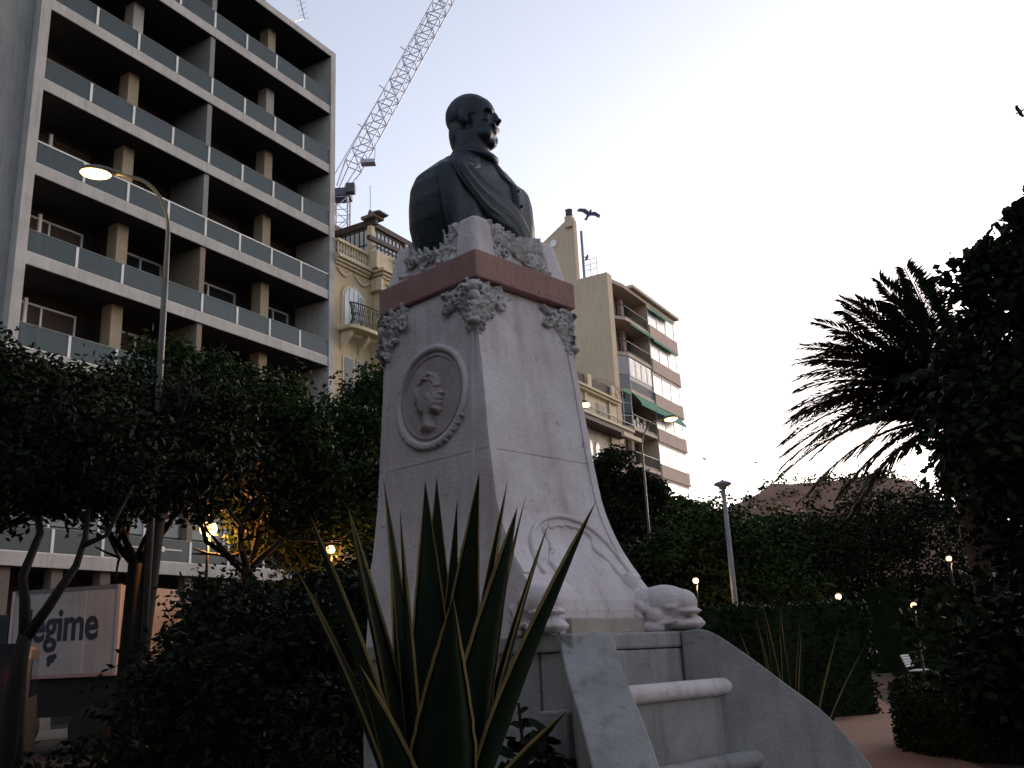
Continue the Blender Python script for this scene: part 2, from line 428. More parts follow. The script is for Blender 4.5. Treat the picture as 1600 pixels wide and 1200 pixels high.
def scroll(g, c, r, turns, th, plane, rng, n=22):
    """raised spiral stem; plane = (u, v, normal) vectors"""
    u, v, nn = [Vector(p) for p in plane]; c = Vector(c); t0 = rng.uniform(0, 6.28); sg = rng.choice([-1,1])
    pts = []; rs = []
    for i in range(n):
        t = i/(n-1); a = t0 + sg*turns*2*PI*t; q = r*(1-0.85*t)
        pts.append(c + (u*math.cos(a) + v*math.sin(a))*q + nn*th*0.6*math.sin(PI*t)); rs.append(th*(1-0.5*t))
    g.tube(pts, rs, 7); return g
def leaflet(g, c, l, w, th, ang, plane):
    """one carved acanthus leaf: scalloped blade with raised rib, veins and a curling tip"""
    u, v, nn = [Vector(p) for p in plane]; d = u*math.cos(ang) + v*math.sin(ang); x = v*math.cos(ang) - u*math.sin(ang); c = Vector(c)
    NI, NJ = 14, 8; vs = []
    for i in range(NI+1):
        t = i/NI
        hw = 0.5*w*max(0.03, math.sin(PI*min(1, 0.12+0.88*t))**0.7)*(1 - 0.42*abs(math.sin(3.5*PI*t)))
        for j in range(NJ+1):
            s = 2*j/NJ - 1
            h = th*(0.35 + 1.1*t*t - 0.5*max(0, t-0.85)*6) - 0.10*w*s*s + 0.10*w*math.exp(-(s*5)**2) - 0.035*w*abs(math.cos(s*4.7+t*5))
            if i in (0, NI) or j in (0, NJ): h -= 0.16*w
            vs.append(c + d*l*(t-0.5) + x*s*hw + nn*h + d*abs(s)*l*0.10)
    n = NJ+1
    g.add(vs, [(i*n+j, i*n+j+1, (i+1)*n+j+1, (i+1)*n+j) for i in range(NI) for j in range(NJ)]); return g
# floral panels between the posts
for face in range(4):
    R = Matrix.Rotation(face*PI/2, 3, 'Z')
    g = G(); pl = (R @ Vector((1,0,0)), R @ Vector((0,0.16,0.987)), R @ Vector((0,-0.987,0.16)))
    def on(x, z): return R @ Vector((x, -0.458 + (z-4.23)*0.17, z))
    r2 = np.random.default_rng(40+face)
    for i in range(7):
        scroll(g, on(-0.22+0.073*i, 4.30 + 0.10*r2.random()), 0.05, 1.4, 0.016, pl, r2)
    for i in range(34):
        leaflet(g, on(-0.26+0.52*((i*0.382) % 1.0), 4.27+0.17*((i*0.618) % 1.0)), r2.uniform(0.10,0.15), r2.uniform(0.08,0.12), 0.035, r2.uniform(0,6.28), pl)
    for i in range(10):
        x = -0.25+0.055*i
        leaflet(g, on(x, 4.465 + 0.03*math.cos(x*9)*(-1)), 0.13, 0.13, 0.03, r2.uniform(0.8,2.3), pl)
    g.build('floral_panel', CARVED, MON, True)['kind'] = 'stuff'

# acanthus capitals hanging under the marble band at each corner
def capital():
    g = G(); r3 = np.random.default_rng(77)
    for side in (0, 1):
        if side == 0: pl = (Vector((1,0,0)), Vector((0,0,1)), Vector((0,-1,0)))
        else: pl = (Vector((0,1,0)), Vector((0,0,1)), Vector((-1,0,0)))
        for i in range(34):
            z = 3.985 - 0.30*r3.random()**1.1
            reach = 0.27*max(0.0, (z-3.70)/0.31)**1.1 + 0.035
            t = r3.uniform(-0.03, reach)
            c = pl[0]*t - pl[2]*0.004; c.z = z
            # outward along the arris
            leaflet(g, c, r3.uniform(0.11,0.16), r3.uniform(0.09,0.13), r3.uniform(0.025,0.045), (r3.uniform(0.5,1.9) if r3.random() < 0.6 else r3.uniform(-0.9,0.4)), pl)
        for i in range(5):
            c = pl[0]*(0.03+0.055*i) + pl[2]*0.02; c.z = 3.96 - 0.02*i + 0.02*(i % 2)
            scroll(g, c, 0.045, 1.3, 0.017, pl, r3)
    dn = Vector((-0.707,-0.707,0))
    for k, z in enumerate((3.97,3.90,3.83,3.77)):
        g.ell(dn*0.012 + Vector((0,0,z)), (0.05-0.006*k,0.05-0.006*k,0.045), 12, 8)
    # curled drop at the foot
    g.ell(dn*0.02 + Vector((0,0,3.715)), (0.055,0.055,0.03), 12, 8)
    g.ell(Vector((0.05,-0.01,3.70)), (0.028,0.028,0.028)); g.ell(Vector((-0.01,0.05,3.70)), (0.028,0.028,0.028))
    return g
cap0 = None
for sx, sy, rz in ((-1,-1,0),(1,-1,PI/2),(1,1,PI),(-1,1,-PI/2)):
    w = 0.490; y = 0.462 if sy < 0 else 0.490
    if cap0 is None:
        cap0 = capital().build('corner_capital', CARVED, MON, True); cap0['kind'] = 'stuff'; cap0.location = (sx*w, sy*y, 0); cap0.rotation_euler = (0,0,rz)
    else: inst(cap0, MON, (sx*w, sy*y, 0), (0,0,rz))

# medallion on the left face
med_y, med_z, med_r = -0.035, 3.285, 0.345
def ring_pts(r, lift, n=64):
    pts = []
    for i in range(n+1):
        a = 2*PI*i/n; z = med_z + r*math.sin(a); pts.append(Vector((-wx(z)-lift, med_y + r*math.cos(a), z)))
    return pts
med = G().tube(ring_pts(med_r, 0.004), 0.026, 8, False).build('medallion_ring', STONE, MON, True)
G().tube(ring_pts(med_r-0.052, 0.0), 0.012, 8, False).build('medallion_ring', RELIEF, MON, True)
g = G(); rp = ring_pts(med_r-0.01, 0.0025, 48)[:-1]; c = sum(rp, Vector())/len(rp)
g.add([c] + rp, [(0, i+1, (i+1) % 48 + 1) for i in range(48)]); g.build('medallion_disc', RELIEF, MON)
# woman's head in profile, facing the front of the monument
g = G()
PX = lambda u, v, d=0.0: Vector((-wx(3.285+v)-d, med_y - u, 3.285+v))
outl = [(0.085,0.10),(0.100,0.062),(0.094,0.040),(0.135,-0.002),(0.106,-0.014),(0.114,-0.034),(0.104,-0.046),(0.110,-0.062),(0.094,-0.078),(0.104,-0.104),(0.084,-0.124),(0.035,-0.112),(0.022,-0.15),(0.052,-0.20),
        (0.01,-0.225),(-0.085,-0.205),(-0.055,-0.15),(-0.05,-0.11),(-0.095,-0.085),(-0.130,-0.035),(-0.125,0.03),(-0.10,0.09),(-0.05,0.142),(0.02,0.158),(0.066,0.138)]
outl = [(u*1.12-0.01, v*1.12) for u, v in outl]
r4 = np.random.default_rng(3)
bumps = [(0.05,-0.055,0.055,0.055,0.010,0),(0.098,0.058,0.030,0.012,0.014,0),(0.085,0.018,0.022,0.012,-0.012,0),(0.088,0.014,0.014,0.007,0.010,0),(0.10,-0.02,0.02,0.018,0.006,0),(0.055,-0.105,0.05,0.02,0.008,0),(0.04,-0.13,0.05,0.018,-0.016,0.2),(0.005,-0.005,0.016,0.026,0.012,0),(0.115,-0.048,0.02,0.005,-0.008,0)]
for i in range(30):
    a = 0.5 + 3.2*r4.random(); q = r4.uniform(0.55,1.0); bumps.append((-0.015+0.125*q*math.cos(a), 0.05+0.125*q*math.sin(a), 0.036, 0.010, 0.013, a+1.2+r4.normal()*0.3))
for i in range(7): bumps.append((-0.118+0.010*i, -0.03-0.022*i, 0.026, 0.011, 0.013, 0.5))
op = np.array(outl); nx, nv = 96, 112
U, V_ = np.meshgrid(np.linspace(-0.165,0.155,nx), np.linspace(-0.265,0.19,nv))
ins = np.zeros(U.shape, bool); dist = np.full(U.shape, 9.0)
for (ax, ay), (bx_, by_) in zip(op, np.roll(op, -1, 0)):
    cond = ((ay > V_) != (by_ > V_)) & (U < (bx_-ax)*(V_-ay)/(by_-ay+1e-12)+ax); ins ^= cond
    t = np.clip(((U-ax)*(bx_-ax)+(V_-ay)*(by_-ay))/((bx_-ax)**2+(by_-ay)**2), 0, 1); dist = np.minimum(dist, np.hypot(U-ax-t*(bx_-ax), V_-ay-t*(by_-ay)))
hgt = np.where(ins, 0.008 + 0.040*(1-np.exp(-dist/0.020)), -0.012)
for u0, v0, ru, rv_, h_, ro in bumps:
    c_, s_ = math.cos(ro), math.sin(ro); du, dv = (U-u0)*c_+(V_-v0)*s_, -(U-u0)*s_+(V_-v0)*c_
    hgt += np.where(ins, h_*np.exp(-(du/ru)**2*1.4-(dv/rv_)**2*1.4), 0)
g.add([PX(u, v, h) for u, v, h in zip(U.ravel(), V_.ravel(), hgt.ravel())],
      [(j*nx+i, j*nx+i+1, (j+1)*nx+i+1, (j+1)*nx+i) for j in range(nv-1) for i in range(nx-1) if ins[j,i] or ins[j,i+1] or ins[j+1,i] or ins[j+1,i+1]])
g.build('profile_head', RELIEF, MON, True)
g = G()
for i in range(26):
    a = PI*1.18 + PI*0.64*i/25
    p = Vector((0, med_y + (med_r+0.012)*math.cos(a), med_z + (med_r+0.012)*math.sin(a))); p.x = -wx(p.z) - 0.01
    g.ell(p, (0.022, 0.032, 0.016), 8, 6, Matrix.Rotation(-a + 0.9*(-1)**i, 3, 'X'))
fused(g, 'laurel_garland', CARVED, MON, 0.007, 1)

# arched drapery moulding on the sweep of the front
def fpt(x, z, lift=0.0): return Vector((x, -yf(z)-lift, z))
arch = []
for i in range(30):
    a = PI*i/29
    arch.append(fpt(0.05 - 0.44*math.cos(a), 2.02 + 0.40*math.sin(a)**0.8, 0.004))
G().tube(arch, 0.017, 8).build('arch_moulding', STONE, MON, True)
for sg in (-1, 1):
    pts = []; rs = []
    for i in range(26):
        t = i/25; z = 2.33 - 0.46*t
        pts.append(fpt(0.05 + sg*(0.20 + 0.26*t**1.5 + 0.022*math.sin(t*17)), z, 0.0)); rs.append(0.016 + 0.008*math.sin(t*23+1))
    G().tube(pts, rs, 8).build('drapery_edge', STONE, MON, True)
G().tube([fpt(0.05 + 0.2*(-1+2*i/12), 2.33 + 0.03*math.sin(PI*i/12) + 0.008*math.sin(i*2.2), 0.0) for i in range(13)], 0.015, 8).build('drapery_edge', STONE, MON, True)

# sea-monster heads that end the sweep at both front corners
def beast():
    g = G()   # local: snout towards -y, origin on the ledge
    E_ = lambda c, r, rx=0: g.ell(c, r, 16, 11, Matrix.Rotation(rx, 3, 'X'))
    E_((0,-0.02,0.20),(0.150,0.19,0.125),0.12)     # domed skull
    E_((0,-0.13,0.195),(0.120,0.11,0.095))         # brow
    E_((0,0.16,0.17),(0.135,0.22,0.13),-0.35)      # neck sweeping up into the shaft
    E_((0,0.32,0.27),(0.11,0.20,0.11),-0.75)
    E_((0,-0.14,0.135),(0.125,0.125,0.026))        # upper lip
    E_((0,-0.12,0.050),(0.140,0.165,0.044))        # lower jaw
    E_((0,-0.21,0.055),(0.095,0.06,0.050))         # chin
    E_((0,0.05,0.08),(0.13,0.16,0.10))             # throat
    for s in (-1,1):
        E_((s*0.125,-0.06,0.165),(0.035,0.050,0.022))  # eye ridge
        E_((s*0.125,0.05,0.11),(0.045,0.06,0.05))      # jaw hinge
        E_((s*0.135,0.08,0.035),(0.030,0.10,0.035),0.15)   # worn scroll edge
        E_((s*0.140,-0.03,0.060),(0.018,0.09,0.014),-0.2)
        E_((s*0.14,0.13,0.17),(0.025,0.06,0.03),0.6)   # gill fins
        E_((s*0.14,0.17,0.12),(0.025,0.06,0.025),0.7)
        E_((s*0.135,0.20,0.07),(0.025,0.06,0.025),0.8)
    return g
b0 = fused(beast(), 'beast_head', STONE, MON, 0.009, 2); b0.scale = (0.88,0.92,0.92); b0.location = (0.52,-1.08,1.655); b0.rotation_euler = (0,0,math.radians(28))
inst(b0, MON, (-0.54,-0.96,1.655), (0,0,math.radians(-28)), (0.88,0.92,0.92))
G().box(-0.36,-1.045,1.6555,0.36,-0.98,1.752).build('foot_plinth', PINK if False else mat('tan_stone', (0.42,0.35,0.30), 0.9, (0.33,0.27,0.23), 5, 0.3, 40), MON, bevel=0.01)

# ================================================================ BRONZE BUST
BUST = thing('bronze_bust', 'dark bronze bust of a short-haired man in a coat on top of the pedestal', 'bust', (-0.231, 6.731, 4.44), math.radians(46.75))
g = G()
def sup(A, Bf, Bb, z, e=3.2, n=40, cx=0, cy=0):
    r = []
    for k in range(n):
        t = 2*PI*k/n; c_, s_ = math.cos(t), math.sin(t)
        x = A*math.copysign(abs(c_)**(2/e), c_); y = (Bf if s_ < 0 else Bb)*math.copysign(abs(s_)**(2/e), s_)
        r.append((cx + x, cy + y, z))
    return r
Z0 = 4.44
prof = [(4.36,.43,.22,.29),(4.46,.465,.225,.31),(4.65,.51,.245,.33),(4.80,.52,.25,.32),(4.94,.51,.24,.305),(5.04,.475,.23,.27),(5.11,.405,.205,.245),(5.17,.34,.18,.22),(5.22,.265,.16,.195),(5.27,.20,.145,.175),(5.33,.15,.13,.15)]
g.loft([sup(a, f_, b_, z-Z0, 3.4 if z < 5.09 else 2.4) for z, a, f_, b_ in prof])
g.tube([(0,0.02,5.18-Z0),(0.0,0.0,5.35-Z0),(0.0,-0.01,5.5-Z0)], [0.155,0.142,0.14], 18)
# head, turned towards its left
HR = Matrix.Rotation(math.radians(24), 3, 'Z') @ Matrix.Rotation(math.radians(-3), 3, 'X')
HC = Vector((0.015, -0.015, 5.615-Z0))
def H(x, f_, z, rx_, rf, rz_, tilt=0):
    g.ell(HC + HR @ Vector((x, -f_, z)), (rx_, rf, rz_), 18, 12, HR @ Matrix.Rotation(tilt, 3, 'X'))
H(0,-0.035,0.075,0.158,0.195,0.185)       # cranium
H(0,0.045,0.05,0.130,0.140,0.165)         # forehead
H(0,0.050,-0.08,0.132,0.128,0.175)        # face
H(0,0.080,-0.205,0.085,0.080,0.060)       # chin
H(0,0.135,-0.215,0.045,0.035,0.036)
H(0,0.02,-0.215,0.11,0.11,0.06)           # under the jaw
H(0,-0.10,-0.09,0.130,0.11,0.20)          # nape
for s in (-1,1):
    H(s*0.060,0.160,0.034,0.062,0.034,0.020, 0.0)   # brows
    H(s*0.075,0.120,-0.045,0.045,0.045,0.035)       # cheekbones
    H(s*0.060,0.140,0.000,0.026,0.020,0.014)        # eyes
    H(s*0.065,0.085,-0.16,0.062,0.085,0.065)        # jaw
    H(s*0.160,-0.02,-0.01,0.018,0.042,0.062)        # ears
    H(s*0.157,-0.005,-0.055,0.018,0.025,0.028)
    H(s*0.028,0.192,-0.048,0.018,0.018,0.014)       # nostrils
    H(s*0.035,0.178,-0.090,0.045,0.022,0.017, 0.0)  # moustache
H(0,0.185,0.005,0.020,0.026,0.055,-0.35)   # nose bridge
H(0,0.213,-0.040,0.022,0.026,0.020)        # nose tip
H(0,0.175,-0.112,0.042,0.018,0.010)        # lips
H(0,0.170,-0.132,0.036,0.020,0.011)
bb = fused(g, 'bust_body', BRONZE, BUST, 0.009, 9)
# coat: standing collar, lapel and the draped band running down the chest
def tors(t, z, off=0.012):
    i = [p[0] for p in prof]; A = np.interp(z, i, [p[1] for p in prof]); f_ = np.interp(z, i, [p[2] for p in prof]); b_ = np.interp(z, i, [p[3] for p in prof]); e = 3.4 if z < 5.09 else 2.4
    c_, s_ = math.cos(t), math.sin(t)
    return Vector(((A+off)*math.copysign(abs(c_)**(2/e), c_), ((f_ if s_ < 0 else b_)+off)*math.copysign(abs(s_)**(2/e), s_), z - Z0))
def drape(name, ta, tb, z0, z1, off, w0, w1, n=26, fold=0.012, fr=3):
    """a cloth band on the torso: centre angle runs ta->tb while z runs z0->z1"""
    rings = []
    for i in range(n):
        u = i/(n-1); z = z0 + (z1-z0)*u; t = ta + (tb-ta)*u; w = w0 + (w1-w0)*u
        row = []
        for k in range(9):
            s = k/8 - 0.5
            row.append(tors(t + s*w, z - 0.03*math.cos(s*3), off + fold*math.sin(fr*2*PI*k/8 + u*4) + 0.012*math.cos(s*PI)))
        back = [tors(t + s*w, z - 0.03*math.cos(s*3), -0.02) for s in [k/8 - 0.5 for k in range(8,-1,-1)]]
        rings.append(row + back)
    return G().loft(rings).build(name, BRONZE, BUST, True)
drape('coat_lapel', -2.35, -2.15, 5.24, 4.40, 0.010, 1.05, 0.95, fold=0.007, fr=2)
drape('coat_lapel', -0.85, -0.95, 5.24, 4.40, 0.010, 1.0, 0.95, fold=0.007, fr=2)
drape('chest_sash', -2.55, -1.05, 5.23, 4.56, 0.026, 0.52, 0.62, fold=0.009)
G().tube([HC + Vector((0.165*math.cos(a), 0.0+0.15*math.sin(a), -0.315 + 0.03*math.sin(a))) for a in [2*PI*i/28 for i in range(29)]], 0.032, 10, False).build('coat_collar', BRONZE, BUST, True)
for i in range(4): G().ell(tors(-1.25, 5.02-0.13*i, 0.018), (0.014,0.014,0.014), 10, 7).build('coat_button', BRONZE, BUST, True)
# ================================================================ APARTMENT BLOCK ON THE LEFT
APT = thing('apartment_building', 'tall modern apartment block with long glass-railed balconies, left of the crane', 'building', st(0,0), TH)
B = lambda *a: G().box(*a)
SOFFIT_SHADE = mat('shade_toned_soffit', (0.028,0.026,0.028), 0.8, (0.022,0.02,0.022), 1.5)  # dark sheets under the slabs: balcony shade put into their colour
XL, NB = -13.45, 8
PITCH = 13.45/8
lev = [13.46 + 2.96*k for k in range(-3, 5)]
ROOF = 28.26
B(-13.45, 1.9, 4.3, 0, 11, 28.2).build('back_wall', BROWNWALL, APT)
B(0, -0.03, 0, 0.32, 11, 28.58).build('end_wall', CONC, APT, bevel=0.01)
B(-13.80, -0.03, 0, -13.45, 11, 31.0).build('end_wall', CONC, APT, bevel=0.01)
B(-16.6, 0.30, 0, -13.802, 11, 31.0).build('side_wall', CONC_GREY, APT)
B(-30, 0.10, 0, -16.603, 11, 31.0).build('side_wall', mat('grey_cladding', (0.33,0.335,0.33), 0.9, (0.27,0.275,0.27), 0.6, 0.2, 6, streak=0.3), APT)
B(-13.44, 0.0, ROOF-0.012, -0.01, 1.89, ROOF-0.002).build('soffit', SOFFIT_SHADE, APT)
B(-13.448, -0.03, ROOF, -0.002, 11, ROOF+0.318).build('roof_slab', CONC, APT, bevel=0.01)
post_me = pane_me = None
for k, z in enumerate(lev):
    bal = B(-13.448, 0.0, z, -0.002, 1.9, z+0.40).build('balcony', CONC, APT, bevel=0.008)
    B(-13.44, 0.03, z-0.012, -0.01, 1.89, z-0.002).build('soffit', SOFFIT_SHADE, bal)
    B(-13.40, 0.03, z+0.385, -0.05, 0.07, z+0.425).build('bottom_rail', ALU, bal)
    toprail = B(-13.44, 0.01, z+1.115, -0.01, 0.075 if k == 4 else 0.06, z+1.165 if k == 4 else z+1.14)
    toprail.build('top_rail', WHITEP if k == 4 else mat('dark_rail', (0.20,0.21,0.21), 0.5), bal)
    for i in range(1, NB):
        x = XL + PITCH*i
        if post_me is None:
            p = B(-0.045, 0.0, 0.425, 0.045, 0.055, 1.112).build('rail_post', WHITEP, bal); post_me = p
        else: p = inst(post_me, bal)
        p.location = (x, 0.005, z)
    for i in range(NB):
        x = XL + PITCH*i
        if pane_me is None:
            p = B(0.05, 0.025, 0.43, PITCH-0.05, 0.04, 1.11).build('glass_panel', SMOKE, bal); pane_me = p
        else: p = inst(pane_me, bal)
        p.location = (x, 0, z)
    # storey walls and openings behind the railing
    top = lev[k+1] if k < 7 else ROOF
    B(-6.85, 0.08, z+0.402, -6.62, 1.898, top-0.002).build('partition', mat('grey_partition', (0.22,0.22,0.215), 0.85, (0.18,0.18,0.175), 1.5) if k > 3 else mat('tan_partition', (0.22,0.18,0.14), 0.85, (0.18,0.15,0.115), 1.5), APT)
    for cx in (-9.60, -2.90):
        B(cx-0.22, 0.80, z+0.402, cx+0.22, 1.30, top-0.002).build('column', TANCOL if k not in (6,) else CONC, APT)
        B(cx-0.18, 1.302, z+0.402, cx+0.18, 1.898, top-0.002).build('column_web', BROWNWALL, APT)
    wins = [(-12.9,-10.4),(-9.0,-7.1),(-6.3,-3.5),(-2.3,-0.5)]
    for j, (a, b) in enumerate(wins):
        fm = ALU if (k == 6 and j in (1,)) or k in (1,2,3) else SHUTTER
        w = G(); zt = top-0.42
        for q in (a, (a+b)/2-0.03, b-0.07): w.box(q, 1.80, z+0.41, q+0.07, 1.895, zt)
        w.box(a+0.071, 1.80, zt-0.07, b-0.071, 1.87, zt)
        if k == 6 and j == 1: w.box(a+0.071, 1.80, zt-0.55, b-0.071, 1.87, zt-0.49)
        fr = w.build('window', fm, APT)
        for q0, q1 in ((a+0.072, (a+b)/2-0.032), ((a+b)/2+0.042, b-0.072)):
            shut = random.Random(k*7+j).random() < 0.55 or k in (1,2)
            if shut:
                s = G()
                zz = z+0.42
                while zz < zt-0.08: s.box(q0, 1.845, zz, q1, 1.89, min(zz+0.075, zt-0.075)); zz += 0.085
                s.build('roller_shutter', SHUTTER, fr)
            else:
                B(q0, 1.86, z+0.42, q1, 1.89, zt-0.072).build('pane', DKGLASS, fr)
# pale window jambs seen on the lower storeys
for k, xs in ((1, (-12.55,-12.25,-10.05,-9.35)), (2, (-12.4,-3.0)), (3, (-12.2,-2.8)), (4, (-12.1,))):
    z = lev[k]
    for x in xs: B(x, 1.52, z+0.41, x+(0.22 if x == -12.25 else 0.10), 1.60, z+2.55).build('window_jamb', WHITEP, APT)
# first-floor glazing and ground floor
for i in range(NB):
    x = XL + PITCH*i
    p = B(x+0.04, 0.30, lev[0]+1.25, x+PITCH-0.04, 0.34, lev[1]-0.02).build('display_pane', BLUEGLASS, APT)
    B(x-0.035, 0.26, lev[0]+0.402, x+0.035, 0.36, lev[1]-0.004).build('mullion', WHITEP, APT)
    if i in (2,3,4,5):
        q = G(); cx = x+0.55; zc = lev[0]+0.80
        q.box(cx, -0.008, zc-0.02, cx+0.75, -0.003, zc+0.02); q.ell((cx, -0.006, zc), (0.09,0.003,0.09), 12, 8); q.build('printed_sign', WHITEP, APT)
B(-13.44, 0.36, lev[0]+0.41, -0.01, 0.42, lev[0]+1.24).build('apron_panel', mat('dark_blue_panel', (0.03,0.05,0.07), 0.3), APT)
B(-13.44, 2.6, 0.13, -0.01, 2.8, lev[0]-0.01).build('shop_wall', mat('shop_dark', (0.05,0.045,0.04), 0.6), APT)
for i in range(9):
    x = -13.2 + 1.62*i
    B(x, 0.2, 0.132, x+0.35, 0.55, lev[0]-0.01).build('shop_pillar', CONC_DK, APT)
for i in range(8):
    x = -12.8 + 1.62*i
    B(x, 2.5, 0.5, x+1.1, 2.598, 3.2).build('shop_window', DKGLASS, APT)

# rooftop aerials
AN = thing('television_aerial', 'thin bent television aerial on the flat roof edge beside the crane', 'aerial', st(1.2-1.6, 2.0, ROOF+0.318), TH)
g = G(); g.tube([(0,0,0),(0,0,2.0),(0.12,0,2.25),(0.75,0,2.75)], 0.03, 6); g.build('mast', ALU, AN)
g = G(); g.tube([(0.35,0,3.9),(0.78,0,2.75)], 0.035, 6)
for i in range(6):
    t = i/5; p = Vector((0.35,0,3.9)).lerp(Vector((0.78,0,2.75)), t); g.tube([p + Vector((0,-0.25,0)), p + Vector((0,0.25,0))], 0.012, 5)
g.build('yagi_array', ALU, AN)
DI = thing('satellite_dish', 'small round satellite dish on the flat roof edge by the bent aerial', 'satellite dish', st(-1.4, 1.6, ROOF+0.318), TH)
G().tube([(0,0,0),(0,0,0.7)], 0.03, 6).build('mast', ALU, DI)
g = G(); g.lathe([(0.02,0.0),(0.16,0.03),(0.30,0.10),(0.36,0.16),(0.355,0.17),(0.15,0.06),(0.02,0.03)], 18)
g.xf(Matrix.Translation((0,-0.1,0.75)) @ Matrix.Rotation(math.radians(65), 4, 'X')).build('dish', mat('dish_grey', (0.25,0.26,0.27), 0.5), DI, True)
G().tube([(0,-0.12,0.6),(0,-0.55,0.85)], 0.015, 5).build('feed_arm', ALU, DI)
DJ = thing('satellite_dish', 'satellite dish partly cut by the top edge of the picture, on the apartment roof', 'satellite dish', st(-3.7, 1.0, ROOF+0.318), TH)
G().tube([(0,0,0),(0,0,1.0)], 0.03, 6).build('mast', ALU, DJ)
for ch in DI.children:
    if ch.name.startswith('dish'): inst(ch, DJ, (0,0,0.25), (0,0,0.4))
# ================================================================ ORNATE CORNER HOUSE
CREAM = mat('cream_stucco', (0.56,0.45,0.29), 0.85, (0.47,0.375,0.24), 0.9, 0.1, 10, streak=0.4)
CREAM_LT = mat('pale_cream_trim', (0.62,0.53,0.37), 0.8, (0.52,0.44,0.30), 1.5, 0.1, 12, streak=0.35)
BEIGE = mat('beige_render', (0.56,0.445,0.325), 0.9, (0.50,0.395,0.285), 0.35, 0.08, 8, streak=0.25)
BEIGE_LT = mat('pale_parapet', (0.58,0.47,0.38), 0.85, (0.51,0.41,0.33), 0.8, streak=0.3)
BRICKISH = mat('mauve_parapet', (0.52,0.39,0.33), 0.85, (0.46,0.34,0.29), 0.8, streak=0.3)
TIMBER = mat('dark_timber', (0.075,0.055,0.05), 0.7, (0.055,0.04,0.037), 3)
TILE = mat('roof_tile', (0.22,0.17,0.15), 0.9, (0.16,0.125,0.11), 2)
GREEN_AWN = mat('green_awning', (0.02,0.21,0.135), 0.8, (0.017,0.18,0.115), 2)
BRIGHTWIN = mat('white_blind_window', (0.80,0.80,0.78), 0.25, (0.62,0.62,0.6), 2.0, spec=0.6)
LOUVRE = mat('grey_louvre', (0.42,0.42,0.43), 0.6)

ORN = thing('ornate_house', 'cream ornate house with arched balcony window and balustrade beside the apartment block', 'building', st(0,0), TH)
def arch_poly(x0, x1, z0, zs, y, n=12, rise=None):
    r = (x1-x0)/2; rise = r if rise is None else rise
    return [(x0,y,z0)] + [((x0+x1)/2 - r*math.cos(PI*i/n), y, zs + rise*math.sin(PI*i/n)) for i in range(n+1)] + [(x1,y,z0)]
# recessed bay next to the flats, and the projecting bay beyond it
B(0.33, 0.0, 0.13, 2.96, 11, 18.2).build('wall', CREAM, ORN)
B(2.962, -0.55, 0.13, 13.9, 11, 18.2).build('wall', CREAM, ORN)
def cornice(x0, x1, y0, side=False):
    for a, b, o in ((18.202,18.32,0.10),(18.323,18.45,0.20),(18.453,18.60,0.32)):
        B(x0 - (o if side else 0), y0-o, a, x1, 11 if not side else 11, b).build('cornice', CREAM_LT, ORN, bevel=0.02)
cornice(0.335, 2.63, 0.0); cornice(2.965, 13.9, -0.55, True)
bal0 = None
def balustrade(x0, x1, y, n):
    global bal0
    B(x0, y-0.02, 19.22, x1, y+0.22, 19.36).build('balustrade_rail', CREAM_LT, ORN, bevel=0.02)
    B(x0, y-0.02, 18.602, x1, y+0.22, 18.70).build('balustrade_base', CREAM_LT, ORN, bevel=0.02)
    for i in range(n):
        x = x0 + (x1-x0)*(i+0.5)/n
        if bal0 is None:
            g = G().lathe([(0.05,0),(0.05,0.05),(0.03,0.09),(0.075,0.24),(0.04,0.40),(0.055,0.47),(0.055,0.518)], 10); bal0 = g.build('baluster', CREAM_LT, ORN, True); o = bal0
        else: o = inst(bal0, ORN)
        o.location = (x, y+0.10, 18.701)
balustrade(0.36, 2.4, -0.20, 11); balustrade(3.75, 7.2, -0.75, 16)
B(2.50, -0.60, 18.603, 3.70, 0.2, 19.45).build('corner_pedestal', CREAM_LT, ORN, bevel=0.03)
# swags under the cornice and the carved console
def swag(x0, x1, z, y):
    g = G()
    for i in range(15):
        t = i/14; g.ell((x0+(x1-x0)*t, y-0.03, z - 0.22*math.sin(PI*t)), (0.07,0.06,0.06+0.03*math.sin(PI*t)), 8, 6)
    return fused(g, 'swag', CREAM_LT, ORN, 0.03, 1)
swag(0.55,1.35,18.05,0.0); swag(1.75,2.65,17.98,0.0); swag(3.3,4.4,18.0,-0.55)
g = G(); g.box(2.75,-0.62,17.6,2.96,-0.02,18.2)
for i in range(6): g.ell((2.80,-0.30-0.06*(i % 3),17.7+0.09*i), (0.10,0.13,0.08), 10, 7)
fused(g, 'carved_console', CREAM_LT, ORN, 0.035, 1)
# arched balcony window
w = G().prism(arch_poly(0.80,2.36,15.4,16.85,-0.06,14,0.66), (0,0.055,0)).build('window', CREAM_LT, ORN)
G().prism(arch_poly(0.95,2.20,15.45,16.85,-0.075,14,0.52), (0,0.012,0)).build('pane', PALEGLASS, w)
g = G()
for x in (0.95,1.27,1.58,1.89,2.15): g.box(x-0.02,-0.10,15.45,x+0.03,-0.079,17.3 if 1.2 < x < 2 else 16.9)
g.build('window_bar', WHITEP, w)
G().prism(arch_poly(1.82,2.19,15.45,16.9,-0.082,8,0.2), (0,0.004,0)).build('pane', BLUEGLASS, w)
for x in (3.35, 5.6, 7.9):
    w = B(x-0.12,-0.60,15.4,x+0.92,-0.552,17.5).build('window', WHITEP, ORN)
    B(x,-0.612,15.5,x+0.8,-0.602,17.38).build('pane', DKGLASS, w); B(x+0.38,-0.63,15.5,x+0.42,-0.613,17.38).build('window_bar', WHITEP, w)
